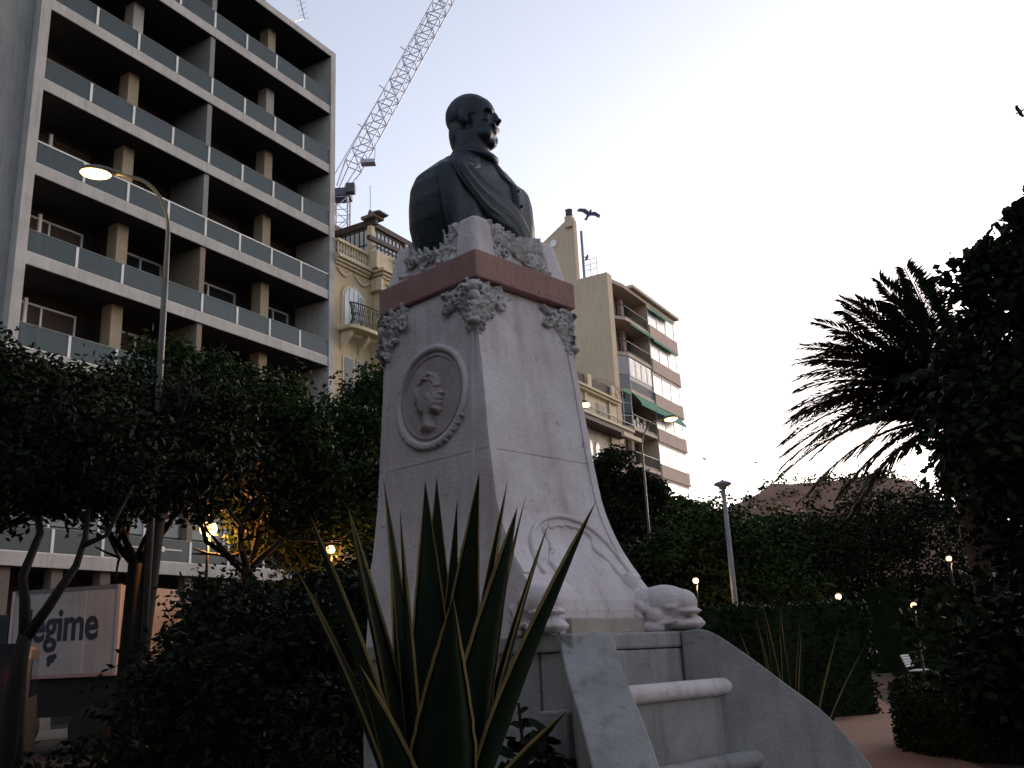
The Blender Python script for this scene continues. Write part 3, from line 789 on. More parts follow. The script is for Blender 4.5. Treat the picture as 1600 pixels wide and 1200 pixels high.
# bowed wrought iron balcony
bal = G().prism([(0.55,-0.005,15.18)] + [(1.9-1.35*math.cos(PI*i/12), -0.70-0.25*math.sin(PI*i/12), 15.18) for i in range(13)] + [(3.25,-0.62,15.18)], (0,0,0.16)).build('balcony_slab', CREAM_LT, ORN, bevel=0.02)
g = G()
for i in range(27):
    a = PI*i/26; x = 1.9-1.30*math.cos(a); y = -0.66-0.24*math.sin(a)
    g.tube([(x,y,15.345),(x,y-0.12,15.55),(x,y-0.08,15.85),(x,y,16.30)], 0.018, 5)
    if i % 2 == 0:
        for zz in (15.55,15.8,16.05): g.tube([(x+0.06*math.cos(q), y-0.09, zz+0.08*math.sin(q)) for q in [2*PI*j/8 for j in range(9)]], 0.013, 4, False)
g.build('iron_railing', BLACKM, ORN)
g = G(); g.tube([(1.9-1.30*math.cos(PI*i/26), -0.66-0.24*math.sin(PI*i/26), 16.32) for i in range(27)], 0.03, 6); g.build('hand_rail', BLACKM, ORN)
for x in (0.75, 1.9, 2.8):
    g = G(); g.prism([(x,-0.01,14.3),(x,-0.01,15.178),(x,-0.62,15.178),(x,-0.5,14.95),(x,-0.15,14.6)], (0.22,0,0)); g.build('balcony_bracket', CREAM_LT, ORN, bevel=0.02)
g = G()
for i in range(9): g.ell((2.90,-0.66+0.02*i,16.3-0.17*i), (0.16-0.008*i,0.14,0.13), 10, 7)
fused(g, 'carved_term', CREAM_LT, ORN, 0.04, 1)
for x in (0.9, 1.8):
    w = B(x, -0.04, 12.2, x+0.75, -0.003, 14.2).build('window', CREAM_LT, ORN); B(x+0.1,-0.055,12.3,x+0.65,-0.042,14.1).build('pane', DKGLASS, w)
for z in (3.8, 7.6, 11.4):      # lower storeys of the projecting bay
    for x in (3.6, 5.9, 8.2, 10.5, 12.4):
        if z > 11 and x > 9: pass
        w = B(x-0.14,-0.60,z-0.1,x+0.94,-0.552,z+2.3).build('window', CREAM_LT, ORN, bevel=0.015)
        B(x,-0.612,z,x+0.8,-0.602,z+2.15).build('pane', DKGLASS, w); B(x+0.38,-0.63,z,x+0.42,-0.613,z+2.15).build('window_bar', WHITEP, w)
    B(2.97,-0.68,z+2.75,13.9,-0.552,z+2.98).build('string_course', CREAM_LT, ORN, bevel=0.02)
for x in (10.2, 12.3):
    w = B(x-0.12,-0.60,15.4,x+0.92,-0.552,17.5).build('window', WHITEP, ORN); B(x,-0.612,15.5,x+0.8,-0.602,17.38).build('pane', DKGLASS, w)
# roof pavilion with dark beams and lattice screens
for x, y in ((2.97,0.10),(5.6,0.10),(8.2,0.10),(2.97,2.3)):
    B(x-0.13, y-0.13, 18.603, x+0.13, y+0.13, 20.95).build('pavilion_post', CREAM_LT, ORN, bevel=0.02)
G().bar((2.90,0.10,21.1),(8.6,0.10,21.1),0.22,0.26).build('pavilion_beam', TIMBER, ORN)
G().bar((2.97,-0.25,21.12),(2.97,3.2,21.12),0.2,0.30).build('pavilion_beam', TIMBER, ORN)
G().bar((2.1,-0.45,19.95),(8.6,-0.45,20.2),0.18,0.2).build('pavilion_beam', TIMBER, ORN)
B(2.65,-0.35,21.26,3.4,0.45,21.42).build('pavilion_cap', TILE, ORN, bevel=0.03)
for i in range(5): G().ell((2.72+0.15*i,-0.3,21.44),(0.09,0.4,0.07),8,6).build('ridge_tile', TILE, ORN, True)
g = G(); g.prism([(0.34,2.6,21.9),(0.34,6.5,23.2),(0.34,6.5,18.6),(0.34,2.6,18.6)], (9.5,0,0)); g.build('roof', TILE, ORN)
def lattice(a, b, z0, z1, n, name):
    g = G(); a, b = Vector(a), Vector(b)
    for i in range(n+1):
        p = a.lerp(b, i/n); g.bar((p.x,p.y,z0),(p.x,p.y,z1),0.04)
    for z in (z0+0.03, (z0+z1)/2, z1-0.03): g.bar((a.x,a.y,z),(b.x,b.y,z),0.04)
    g.build(name, BLACKM, ORN)
lattice((2.97,0.25,0),(2.97,2.15,0),19.3,20.9,7,'lattice_screen'); lattice((3.15,0.1,0),(5.45,0.1,0),19.3,20.9,8,'lattice_screen')
B(2.99,0.24,19.0,3.01,2.16,20.93).build('screen_pane', PALEGLASS, ORN); B(3.12,0.12,19.0,5.45,0.14,20.93).build('screen_pane', PALEGLASS, ORN)

# ================================================================ OLD CREAM HOUSE IN FRONT OF THE BARE GABLE
OLD = thing('terrace_house', 'low old cream house with roof terrace under the bare beige gable', 'building', st(14.0,0), TH)
ox = 14.0
def OB(x0,y0,z0,x1,y1,z1): return B(x0-ox,y0,z0,x1-ox,y1,z1)
OB(14.0,0.0,0.13,29.1,11,17.55).build('wall', mat('pale_cream_wall', (0.64,0.56,0.42), 0.85, (0.55,0.48,0.36), 0.9, streak=0.4), OLD)
OB(13.95,-0.30,17.552,29.12,0.5,17.70).build('cornice', CREAM_LT, OLD, bevel=0.02)
OB(13.95,-0.45,17.703,29.12,0.5,17.86).build('cornice', CREAM_LT, OLD, bevel=0.02)
for x in (14.2,17.6,21.0,24.6,28.2): OB(x,-0.15,17.862,x+0.55,0.35,18.85).build('parapet_pier', CREAM_LT, OLD, bevel=0.03)
for x in (14.75,18.15,21.55,25.15):
    OB(x,0.0,17.862,x+2.85 if x < 25 else x+3.05,0.12,18.72).build('parapet_panel', mat('dark_trellis', (0.10,0.075,0.06), 0.8, (0.06,0.045,0.035), 9), OLD)
OB(18.0,1.0,17.862,23.8,6,20.45).build('roof_room', CREAM, OLD); OB(23.2,0.95,19.2,23.7,0.998,20.2).build('roof_room_window', DKGLASS, OLD)
for x in (15.4,18.6,21.8,26.15):
    OB(x-0.14,-0.06,15.86,x+1.12,-0.002,17.2).build('window_surround', CREAM_LT, OLD)
    OB(x,-0.075,15.9,x+0.97,-0.062,17.10).build('window', mat('dark_shutter', (0.07,0.05,0.045), 0.6), OLD)
for x in (14.6,17.2,20.3,24.1,27.7): OB(x,-0.12,13.4,x+0.3,-0.002,17.55).build('pilaster', CREAM_LT, OLD, bevel=0.02)
OB(20.5,-1.15,15.55,29.3,-0.002,15.75).build('balcony_slab', CREAM_LT, OLD, bevel=0.02)
OB(20.6,-1.05,15.25,29.2,-0.002,15.547).build('balcony_soffit', TIMBER, OLD)
OB(27.0,-1.35,14.95,29.9,-1.152,15.22).build('canopy', CREAM_LT, OLD)
g = G()
for i in range(44): g.tube([(20.6-ox+i*0.2,-1.1,15.75),(20.6-ox+i*0.2,-1.1,16.05)],0.012,4)
g.bar((20.5-ox,-1.1,16.07),(29.2-ox,-1.1,16.07),0.04); g.build('iron_railing', BLACKM, OLD)
for x in (24.3,25.35,22.0,20.9):
    w = G().prism([(p[0]-ox,p[1],p[2]) for p in arch_poly(x,x+0.55,11.6,14.2,-0.05,8)], (0,0.04,0)).build('arched_window', BRIGHTWIN, OLD)
for z in (3.6, 7.4):
    for x in (15.4, 18.6, 21.8, 24.6, 27.0):
        w = OB(x-0.14,-0.06,z-0.1,x+1.12,-0.002,z+2.4).build('window_surround', CREAM_LT, OLD)
        OB(x,-0.075,z,x+0.97,-0.062,z+2.25).build('pane', DKGLASS, w)
    OB(14.0,-0.14,z+2.9,29.1,-0.002,z+3.1).build('string_course', CREAM_LT, OLD, bevel=0.02)
# ghost arches of the pulled-down house on the gable are thin raised lines (see gable building)

# ================================================================ BEIGE APARTMENT HOUSE WITH BARE GABLE
BG = thing('gable_apartment_house', 'beige apartment house with bare side wall and balconies with green awnings', 'building', st(29.2,0), TH)
bx = 29.2
def BB(x0,y0,z0,x1,y1,z1): return B(x0-bx,y0,z0,x1-bx,y1,z1)
BB(29.2,0.0,0.13,30.0,14,27.42).build('gable_wall', BEIGE, BG, bevel=0.01)
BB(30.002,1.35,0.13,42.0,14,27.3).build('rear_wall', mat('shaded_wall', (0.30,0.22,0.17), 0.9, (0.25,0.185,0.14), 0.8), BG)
# stair tower wall with chimney rising above the gable
g = G(); g.prism([(0.02,2.35,27.424),(0.02,2.35,32.2),(0.02,2.95,32.25),(0.02,5.4,30.75),(0.02,7.4,30.75),(0.02,7.4,27.424)], (0.5,0,0)); g.build('tower_wall', BEIGE, BG)
BB(29.0,2.40,31.6,29.6,2.95,32.45).build('chimney_cap', BEIGE, BG, bevel=0.02)
G().lathe([(0.22,32.452),(0.26,32.5),(0.24,32.95),(0.28,33.0),(0.28,33.05)],12,(0.12,2.7,0)).build('chimney_pot', mat('soot_grey', (0.10,0.09,0.09), 0.9), BG, True)
g = G(); g.lathe([(0.30,0),(0.30,0.06)],6); g.xf(Matrix.Translation((-0.055,4.05,30.7)) @ Matrix.Rotation(PI/2,4,'Y')).build('gable_vent', BRIGHTWIN, BG)
g = G()
g.tube([(0.3,1.9,27.42),(0.3,1.9,31.2)],0.10,8); g.build('vent_pipe', CONC_GREY, BG)
g = G()
for y in (0.9,1.4,1.9): g.tube([(0.4,y,27.42),(0.4,y,28.9)],0.03,5)
for z in (28.1,28.5,28.9): g.tube([(0.4,0.8,z),(0.4,2.0,z),(1.6,2.0,z)],0.025,5)
g.build('roof_railing', ALU, BG)
for cy, cz, r in ((1.6,17.8,2.0),(1.6,17.8,1.75),(4.2,19.4,2.0)):
    G().tube([(-0.005, cy+r*math.cos(a), cz+r*math.sin(a)) for a in [PI*i/20 for i in range(21)]], 0.035, 6).build('ghost_arch', mat('old_plaster_line', (0.48,0.36,0.24), 0.9), BG)
L5 = [24.6, 21.88, 19.16, 16.45, 13.75, 11.05, 8.35, 5.65]
# top slab
g = G(); g.prism([(0.75,0.35,27.1),(2.75,-0.02,27.1),(12.9,-0.02,27.1),(12.9,13,27.1),(0.75,13,27.1)], (0,0,0.30)); g.build('roof_slab', BEIGE_LT, BG, bevel=0.02)
BB(33.0,-0.35,27.402,42.3,0.2,27.62).build('roof_kerb', BEIGE_LT, BG)
for j, z in enumerate(L5):
    sl = G(); sl.prism([(0.81,1.349,z),(0.81,1.20,z),(2.8,0.0,z),(7.1,0.0,z),(7.1,1.349,z)], (0,0,0.26)); sl.build('loggia_slab', BEIGE_LT, BG, bevel=0.015)
    # bay with solid parapet and windows
    BB(36.302,-0.04,z-0.05,41.9,1.348,z+0.22).build('bay_slab', BEIGE_LT, BG, bevel=0.01)
    BB(36.32,-0.08,z-0.12,41.95,0.06,z+0.88).build('bay_parapet', BRICKISH, BG, bevel=0.015)
    BB(36.25,0.0,z+0.26,36.30,1.348,z+2.72).build('bay_side_wall', BEIGE, BG)
    w = G()
    for q in (36.35,38.1,39.9,41.75): w.box(q-bx,0.02,z+0.94,q+0.09-bx,0.10,z+2.34)
    w.box(36.34-bx,0.015,z+0.885,41.85-bx,0.105,z+0.942); w.box(36.34-bx,0.015,z+2.338,41.85-bx,0.105,z+2.40)
    fr = w.build('bay_window', WHITEP, BG)
    for q0,q1 in ((36.45,38.09),(38.2,39.89),(40.0,41.74)):
        BB(q0,0.04,z+0.89,q1,0.07,z+2.38).build('pane', BRIGHTWIN if (j+int(q0)) % 4 else PALEGLASS, fr)
    BB(36.32,0.0,z+2.402,41.9,0.4,z+2.60).build('bay_lintel', BEIGE_LT, BG)
    # railed end balcony
    g = G(); g.box(41.92-bx,0.1,z-0.03,42.7-bx,1.1,z+0.14); g.build('end_balcony', BEIGE_LT, BG)
    g = G()
    for i in range(6):
        g.tube([(42.0-bx+0.13*i,0.12,z+0.14),(42.0-bx+0.13*i,0.12,z+1.05)],0.015,4)
    g.bar((41.96-bx,0.12,z+1.06),(42.68-bx,0.12,z+1.06),0.03); g.build('iron_railing', BLACKM, BG)
    # loggia railing
    if j != 2:
        g = G(); pts = [(0.85,1.15),(2.75,0.06),(7.0,0.06)]
        for (xa,ya),(xb,yb),n in ((pts[0],pts[1],12),(pts[1],pts[2],26)):
            for i in range(n+1):
                t = i/n; x = xa+(xb-xa)*t; y = ya+(yb-ya)*t; g.tube([(x,y,z+0.26),(x,y,z+1.12)],0.014,4)
            g.bar((xa,ya,z+1.14),(xb,yb,z+1.14),0.05); g.bar((xa,ya,z+0.36),(xb,yb,z+0.36),0.03)
        g.build('loggia_railing', BLACKM, BG)
        for (xa,xb) in ((1.6,3.6),(4.3,6.4)):
            BB(xa+bx,1.30,z+0.27,xb+bx,1.348,z+2.4).build('loggia_door', DKGLASS, BG)
        BB(33.6,1.0,z+0.262,34.1,1.348,z+2.70).build('loggia_column', BRICKISH, BG)
# third loggia glazed in with louvres
z = L5[2]
g = G(); g.prism([(0.86,1.16,z+0.27),(2.76,0.08,z+0.27),(2.76,0.13,z+0.27),(0.86,1.21,z+0.27)], (0,0,1.0)); g.build('louvre_panel', mat('grey_panel', (0.26,0.26,0.28), 0.6), BG)
g = G(); g.prism([(0.86,1.16,z+1.30),(2.76,0.08,z+1.30),(2.76,0.13,z+1.30),(0.86,1.21,z+1.30)], (0,0,1.38)); g.build('louvre_panel', LOUVRE, BG)
BB(32.0,0.07,z+0.262,36.25,0.12,z+1.25).build('louvre_panel', mat('grey_panel', (0.26,0.26,0.28), 0.6), BG)
for i in range(4):
    x = 32.05+1.05*i; fr = BB(x,0.06,z+1.29,x+1.0,0.11,z+2.66).build('louvre_window', WHITEP, BG)
    g = G()
    for k in range(13): g.box(x+0.12-bx,0.035,z+1.40+0.092*k,x+0.88-bx,0.058,z+1.455+0.092*k)
    g.build('slats', BRIGHTWIN, fr)
g = G()
for i in range(22): g.tube([(2.9+0.2*i,-0.03,z+0.26),(2.9+0.2*i,-0.03,z+0.9)],0.013,4)
g.bar((2.85,-0.03,z+0.92),(7.1,-0.03,z+0.92),0.04); g.build('loggia_railing', BLACKM, BG)
# glazed screen on the fourth loggia
z = L5[3]
g = G()
for t in (0,0.33,0.66,1.0): g.bar((0.9+1.85*t,1.12-1.05*t,z+0.27),(0.9+1.85*t,1.12-1.05*t,z+2.65),0.06)
for zz in (z+1.0,z+1.9): g.bar((0.9,1.12,zz),(2.75,0.07,zz),0.05)
g.build('glazed_screen', WHITEP, BG)
g = G(); g.prism([(0.92,1.14,z+0.3),(2.72,0.12,z+0.3),(2.72,0.14,z+0.3),(0.92,1.16,z+0.3)],(0,0,2.3)); g.build('screen_pane', DKGLASS, BG)
for i in range(5): BB(33.0+0.6*i,0.45,z+0.3,33.4+0.6*i,0.5,z+1.0+0.3*(i % 2)).build('hung_laundry', BRIGHTWIN, BG)
# awnings
def awning(x0, x1, z, drop, out, name='awning'):
    g = G(); a = [(x0-bx,-0.05,z),(x1-bx,-0.05,z),(x1-bx,-0.05-out,z-drop),(x0-bx,-0.05-out,z-drop)]
    g.prism(a,(0,0.01,0.02)); g.prism([(x0-bx,-0.05-out,z-drop),(x1-bx,-0.05-out,z-drop),(x1-bx,-0.05-out,z-drop-0.18),(x0-bx,-0.05-out,z-drop-0.18)],(0,0.012,0))
    return g.build(name, GREEN_AWN, BG)
awning(32.2,36.25,19.10,0.75,0.55); awning(36.4,41.0,19.0,0.75,0.55)
awning(36.4,40.6,26.95,0.18,0.25); awning(36.4,41.4,24.45,0.18,0.25); awning(32.2,36.2,24.55,0.12,0.2); awning(30.2,31.6,19.12,0.1,0.1)

# ================================================================ CRANE
STEEL = mat('crane_steel', (0.52,0.53,0.62), 0.6, metal=0.2)
CR = thing('tower_crane', 'grey lattice luffing crane rising behind the houses against the sky', 'crane', (-17.35,93.4,0), 0)
hw = 0.75
mast = G()
for sx in (-1,1):
    for sy in (-1,1): mast.bar((sx*hw,sy*hw,0),(sx*hw,sy*hw,49.5),0.16)
mast = mast.build('mast', STEEL, CR)
br = G()
for i in range(33):
    z = 1.5*i
    for a, b in (((-hw,-hw),(hw,-hw)),((hw,-hw),(hw,hw)),((hw,hw),(-hw,hw)),((-hw,hw),(-hw,-hw))):
        if i % 2: a, b = b, a
        br.bar((*a,z),(*b,z+1.5),0.06); br.bar((*a,z+1.5),(*b,z+1.5),0.06)
br.build('mast_bracing', STEEL, mast)
G().box(-1.0,-0.9,49.6,1.0,0.9,50.5).build('slewing_platform', mat('crane_dark', (0.10,0.10,0.13), 0.6), CR, bevel=0.05)
cab = G().box(0.6,-1.4,49.7,1.6,-0.5,50.8).build('operator_cab', mat('crane_dark', (0.10,0.10,0.13), 0.6), CR, bevel=0.1)
G().box(0.7,-1.42,50.1,1.5,-1.402,50.7).build('cab_window', DKGLASS, cab)
G().box(-4.2,-1.0,50.0,-1.8,1.0,51.4).build('counterweight', CONC_GREY, CR, bevel=0.05)
# jib from its foot up and to the right, leaning a little towards us
J0, J1 = Vector((-0.1,0,50.8)), Vector((16.6,0,84.0))
jd = (J1-J0).normalized(); jy = Vector((0,1,0)); jx = jy.cross(jd).normalized(); JL = (J1-J0).length
jib = thing('jib', None, None); jib.parent = CR
def jp(t, a, b): return J0 + jd*t + jx*a + jy*b
JW = 0.80
for a, b in ((-JW,-JW),(-JW,JW),(JW,-JW),(JW,JW)):
    G().bar(jp(0,a*0.5,b*0.5), jp(3,a,b), 0.12).build('chord', STEEL, jib); G().bar(jp(3,a,b), jp(JL,a,b), 0.12).build('chord', STEEL, jib)
nseg = int((JL-3)/1.55)
for i in range(nseg):
    t = 3 + 1.55*i
    g = G(); s = 1 if i % 2 else -1
    g.bar(jp(t,-JW*s,-JW), jp(t+1.55,JW*s,-JW), 0.08); g.bar(jp(t,-JW*s,JW), jp(t+1.55,JW*s,JW), 0.08)
    g.bar(jp(t,-JW,-JW), jp(t,JW,-JW), 0.09); g.bar(jp(t,-JW,JW), jp(t,JW,JW), 0.09); g.bar(jp(t,-JW,-JW), jp(t,-JW,JW), 0.08); g.bar(jp(t,JW,-JW), jp(t,JW,JW), 0.08)
    g.build('brace', STEEL, jib)
for t in (7.5,12.8,18.2): G().bar(jp(t,-JW,0), jp(t+0.3,-JW-1.1,0), 0.09).build('walkway_bracket', STEEL, jib)
G().tube([jp(1,-JW,0)+Vector((-0.6,0,0.2)), jp(12,-JW-0.35,0), jp(24,-JW-0.1,0)], 0.05, 5).build('pendant_rope', STEEL, jib)
g = G(); p = jp(3.2,JW,0); g.box(p.x,-0.5,p.z+0.3,p.x+1.6,0.5,p.z+0.7); g.tube([(p.x+1.5,0,p.z+0.6),(p.x+1.55,0,p.z+2.8)],0.05,5); g.build('service_platform', STEEL, CR)
g = G(); g.tube([(3.2,-1.0,50.5),(3.2,-1.0,47.6)],0.04,5); g.build('hook_rope', STEEL, CR)
g = G(); g.lathe([(0.02,0),(0.25,0.2),(0.3,0.7),(0.2,1.1),(0.02,1.3)],10,(3.2,-1.0,46.4)); g.tube([(3.2,-1.0,46.4),(3.35,-1.0,46.1),(3.2,-1.0,45.85),(3.0,-1.0,46.0)],0.06,6); g.build('hook_block', mat('crane_dark', (0.10,0.10,0.13), 0.6), CR)
# ================================================================ AGAVES
AG_GREEN = mat('agave_green', (0.010,0.017,0.008), 0.6, (0.006,0.012,0.005), 5, spec=0.1)
AG_EDGE = mat('agave_yellow', (0.21,0.15,0.05), 0.6, (0.14,0.095,0.033), 6, spec=0.2)
def agave_leaf(plant, base, tip, ctrl, width, out, margin=0.16, n=22):
    base, tip, ctrl, out = map(Vector, (base, tip, ctrl, out)); L = []; rowsG = []; rowsM = []
    for i in range(n+1):
        t = i/n
        p = base*(1-t)**2 + ctrl*2*t*(1-t) + tip*t*t
        d = ((ctrl-base)*(1-t) + (tip-ctrl)*t).normalized()
        x = d.cross(out).normalized(); nn = x.cross(d).normalized()
        w = width*(0.62 + 0.38*math.sin(min(1, t/0.42)*PI/2))*max(0.004, (1-max(0, (t-0.40)/0.60)**1.22))/2
        wave = 1 + 0.02*math.sin(i*2.7)
        mg = min(0.0045*width/0.15 + 0.0018, w*0.22)
        c = 0.22*w   # channel depth
        q = lambda s: p + x*s*wave + nn*(c - c*(1-(s/w)**2)*1.6)
        rowsG.append([q(-w+mg), q(-w*0.45), q(0), q(w*0.45), q(w-mg), q(w*0.5) - nn*min(0.010, w*0.3), p - nn*(c*0.6+min(0.018, w*0.4)), q(-w*0.5) - nn*min(0.010, w*0.3)])
        rowsM.append((q(-w), q(-w+mg), q(w-mg), q(w), nn))
    lf = G().loft(rowsG).build('leaf', AG_GREEN, plant, True)
    for side in (0, 2):
        rings = []
        for r in rowsM:
            a, b, nn = r[side], r[side+1], r[4]; kk = min(1.0, (a-b).length/0.006); rings.append([a + nn*0.0015*kk, b + nn*0.0035*kk, b - nn*0.006*kk, a - nn*0.004*kk])
        G().loft(rings).build('yellow_margin', AG_EDGE, lf)
    return lf
A1 = thing('agave', 'large variegated agave with upright yellow-edged leaves before the pedestal', 'agave', (-0.375, 4.12, 0.3))
b1 = Vector((-0.375, 4.12, 0.74))
tips = [((-0.60,4.27,2.35),0.112,(-1,0.6)),((-0.41,4.26,2.325),0.198,(-0.2,1)),((-0.375,4.46,2.38),0.172,(0.1,1)),((-0.16,4.13,2.33),0.217,(0.5,0.9)),
        ((-0.04,4.22,2.30),0.132,(0.9,0.5)),((0.04,4.10,2.22),0.079,(1,0.4)),((0.00,3.92,2.14),0.204,(0.7,-0.9)),((0.32,3.86,2.14),0.178,(1,-0.5)),
        ((-0.86,3.95,2.15),0.217,(-1,-0.35)),((-0.74,4.15,2.21),0.217,(-1,0.2)),((-0.25,3.57,1.77),0.264,(0.15,-1)),
        ((-0.62,4.62,2.05),0.185,(-0.5,1)),((-0.05,4.62,2.0),0.185,(0.5,1)),((-0.62,3.72,1.55),0.198,(-0.7,-0.9)),((0.15,3.75,1.35),0.185,(1,-0.6))]
tips += [((-0.50,4.05,2.18),0.10,(-0.6,-0.3)),((-0.27,4.30,2.25),0.10,(0.2,1)),((0.14,4.18,2.12),0.10,(1,0.3)),((-0.95,4.10,1.95),0.12,(-1,0.05))]
off = Vector((-0.375, 4.12, 0.3))
for (tp, w, (ox_, oy_)) in tips:
    tp = Vector(tp); o_ = Vector((ox_, oy_, 0)).normalized()
    bb_ = b1 + o_*0.07
    ct = bb_.lerp(tp, 0.5) - Vector((tp.x-bb_.x, tp.y-bb_.y, 0))*0.10 + Vector((0,0,0.05))
    agave_leaf(A1, bb_-off, tp-off, ct-off, w, -o_ + Vector((0,0,0.35)))
g = G(); g.lathe([(0.17,-0.3),(0.18,0.2),(0.14,0.5),(0.05,0.62)], 14); g.build('stem', BARK, A1, True)

A2 = thing('agave', 'slender agave with thin pale-edged leaves behind the right basin wing', 'agave', (2.25, 8.72, 0))
for i, (tp, w) in enumerate([((2.06,8.76,1.81),0.09),((2.13,8.75,1.95),0.09),((2.25,8.66,1.84),0.10),((2.43,8.67,1.66),0.09),((2.72,8.55,1.66),0.10),((2.90,8.5,1.50),0.09),((1.90,8.79,1.71),0.09),((2.33,8.9,1.90),0.09),((2.5,8.95,1.75),0.09),((1.8,8.6,1.45),0.09)]):
    tp = Vector(tp) - Vector((2.25,8.72,0)); o_ = Vector((tp.x, tp.y - (0.25 if i % 2 else -0.1), 0)).normalized(); bb_ = o_*0.05 + Vector((0,0,0.15))
    ct = bb_.lerp(tp, 0.5) - Vector((tp.x, tp.y, 0))*0.2
    agave_leaf(A2, bb_, tp, ct, w, -o_ + Vector((0,0,0.3)), n=14)

# ================================================================ TREES AND SHRUBS
def limb(g, p, d, length, r, depth, rng, spread=0.6):
    q = p; pts = [Vector(p)]; dd = Vector(d).normalized()
    for i in range(4):
        dd = (dd + Vector(rng.normal(size=3))*0.12 + Vector((0,0,0.05))).normalized(); pts.append(pts[-1] + dd*length/4)
    g.tube(pts, [r*(1-0.12*i) for i in range(5)], 7)
    if depth:
        for k in range(2 + (depth > 1)):
            nd = (dd + Vector(rng.normal(size=3))*spread + Vector((0,0,0.15))).normalized()
            limb(g, pts[-1] if k < 2 else pts[2], nd, length*0.7, r*0.58, depth-1, rng, spread)
def tree(name, label, loc, trunk_h, blobs, n, leaf, m, group=None, seed=1, trunk_r=0.14, trunk=True, nclump=80, clump=0.28, cat='tree', custom=None):
    t = thing(name, label, cat, loc, 0, group); rng = np.random.default_rng(seed)
    if trunk:
        g = G()
        if custom:
            for pts, r0, r1 in custom: g.tube(pts, [r0 + (r1-r0)*i/(len(pts)-1) for i in range(len(pts))], 8)
        else:
            lean = Vector((rng.normal()*0.06, rng.normal()*0.06, 1))
            g.tube([(0,0,-0.05),(0,0,0.1),lean*trunk_h*0.5,lean*trunk_h], [trunk_r*1.5,trunk_r*1.15,trunk_r,trunk_r*0.85], 9)
            for k in range(4):
                a = 2*PI*k/4 + rng.uniform(-0.4,0.4); limb(g, lean*trunk_h*0.97, (math.cos(a)*0.8, math.sin(a)*0.8, 1), trunk_h*0.30, trunk_r*0.6, 2, rng)
        g.build('trunk', BARK, t, True)
    P = crown_points(rng, blobs, n, clump, nclump)
    V = leaf_quads(P, leaf[0], leaf[1], rng)
    c = obj('crown', npmesh('crown', V, 4), m, t); c['kind'] = 'stuff'
    return t
GRP = 'street trees along the left side'
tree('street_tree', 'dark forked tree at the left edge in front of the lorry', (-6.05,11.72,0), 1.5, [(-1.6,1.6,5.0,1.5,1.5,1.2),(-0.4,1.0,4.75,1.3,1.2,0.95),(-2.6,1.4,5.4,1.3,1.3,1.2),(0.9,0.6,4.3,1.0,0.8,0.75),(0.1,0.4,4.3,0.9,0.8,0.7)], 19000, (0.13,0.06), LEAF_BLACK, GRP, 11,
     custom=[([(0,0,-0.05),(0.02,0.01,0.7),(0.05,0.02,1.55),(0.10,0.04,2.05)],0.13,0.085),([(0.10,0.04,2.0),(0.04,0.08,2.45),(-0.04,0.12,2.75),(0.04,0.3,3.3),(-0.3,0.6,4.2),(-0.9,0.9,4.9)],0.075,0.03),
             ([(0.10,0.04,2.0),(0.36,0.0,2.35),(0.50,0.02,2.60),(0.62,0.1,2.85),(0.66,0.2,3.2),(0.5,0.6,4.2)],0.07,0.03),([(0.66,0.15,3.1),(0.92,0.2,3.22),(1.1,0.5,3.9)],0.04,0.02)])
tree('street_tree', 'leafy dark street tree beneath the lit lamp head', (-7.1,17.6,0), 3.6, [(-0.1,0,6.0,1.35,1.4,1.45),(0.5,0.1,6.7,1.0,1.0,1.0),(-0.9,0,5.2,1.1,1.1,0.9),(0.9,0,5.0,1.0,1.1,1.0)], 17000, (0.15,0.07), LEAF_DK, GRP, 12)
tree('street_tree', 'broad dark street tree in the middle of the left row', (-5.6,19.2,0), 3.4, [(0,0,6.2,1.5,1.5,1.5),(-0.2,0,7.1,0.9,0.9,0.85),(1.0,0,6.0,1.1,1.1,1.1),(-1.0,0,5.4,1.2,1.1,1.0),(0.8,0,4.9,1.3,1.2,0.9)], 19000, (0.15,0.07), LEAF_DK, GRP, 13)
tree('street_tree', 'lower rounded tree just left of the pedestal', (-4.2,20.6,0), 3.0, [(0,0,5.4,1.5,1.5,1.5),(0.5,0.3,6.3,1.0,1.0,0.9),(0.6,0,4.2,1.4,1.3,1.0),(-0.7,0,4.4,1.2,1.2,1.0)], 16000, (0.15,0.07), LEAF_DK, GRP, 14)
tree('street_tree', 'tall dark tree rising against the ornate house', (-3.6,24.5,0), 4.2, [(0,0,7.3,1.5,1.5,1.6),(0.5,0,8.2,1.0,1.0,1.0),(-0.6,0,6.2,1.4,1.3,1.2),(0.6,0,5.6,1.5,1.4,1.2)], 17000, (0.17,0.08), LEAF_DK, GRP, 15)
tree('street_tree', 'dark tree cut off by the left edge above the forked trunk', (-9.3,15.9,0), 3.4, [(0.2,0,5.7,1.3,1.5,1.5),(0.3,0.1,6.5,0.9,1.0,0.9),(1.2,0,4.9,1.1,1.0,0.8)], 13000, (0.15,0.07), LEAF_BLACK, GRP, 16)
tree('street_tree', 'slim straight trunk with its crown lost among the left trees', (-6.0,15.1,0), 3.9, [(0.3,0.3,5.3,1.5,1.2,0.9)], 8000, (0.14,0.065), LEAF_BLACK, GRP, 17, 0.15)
def shrub(label, loc, blobs, n, leaf=(0.10,0.05), m=None, seed=1, group='dark shrubs below the street trees', name='shrub'):
    return tree(name, label, loc, 0.5, blobs, n, leaf, m or LEAF_BLACK, group, seed, 0.04, nclump=60, cat='shrub')
shrub('dark shrub behind the left leaves of the big agave', (-2.3,8.6,0), [(0,0,1.1,1.1,0.9,1.05),(0.5,0.2,1.7,0.7,0.7,0.6)], 11000, seed=21)
shrub('dark shrub filling the lower left between lorry and agave', (-2.85,10.8,0), [(0,0,1.15,1.30,1.0,1.15),(-0.2,0.1,1.9,0.8,0.8,0.55)], 12000, seed=22)
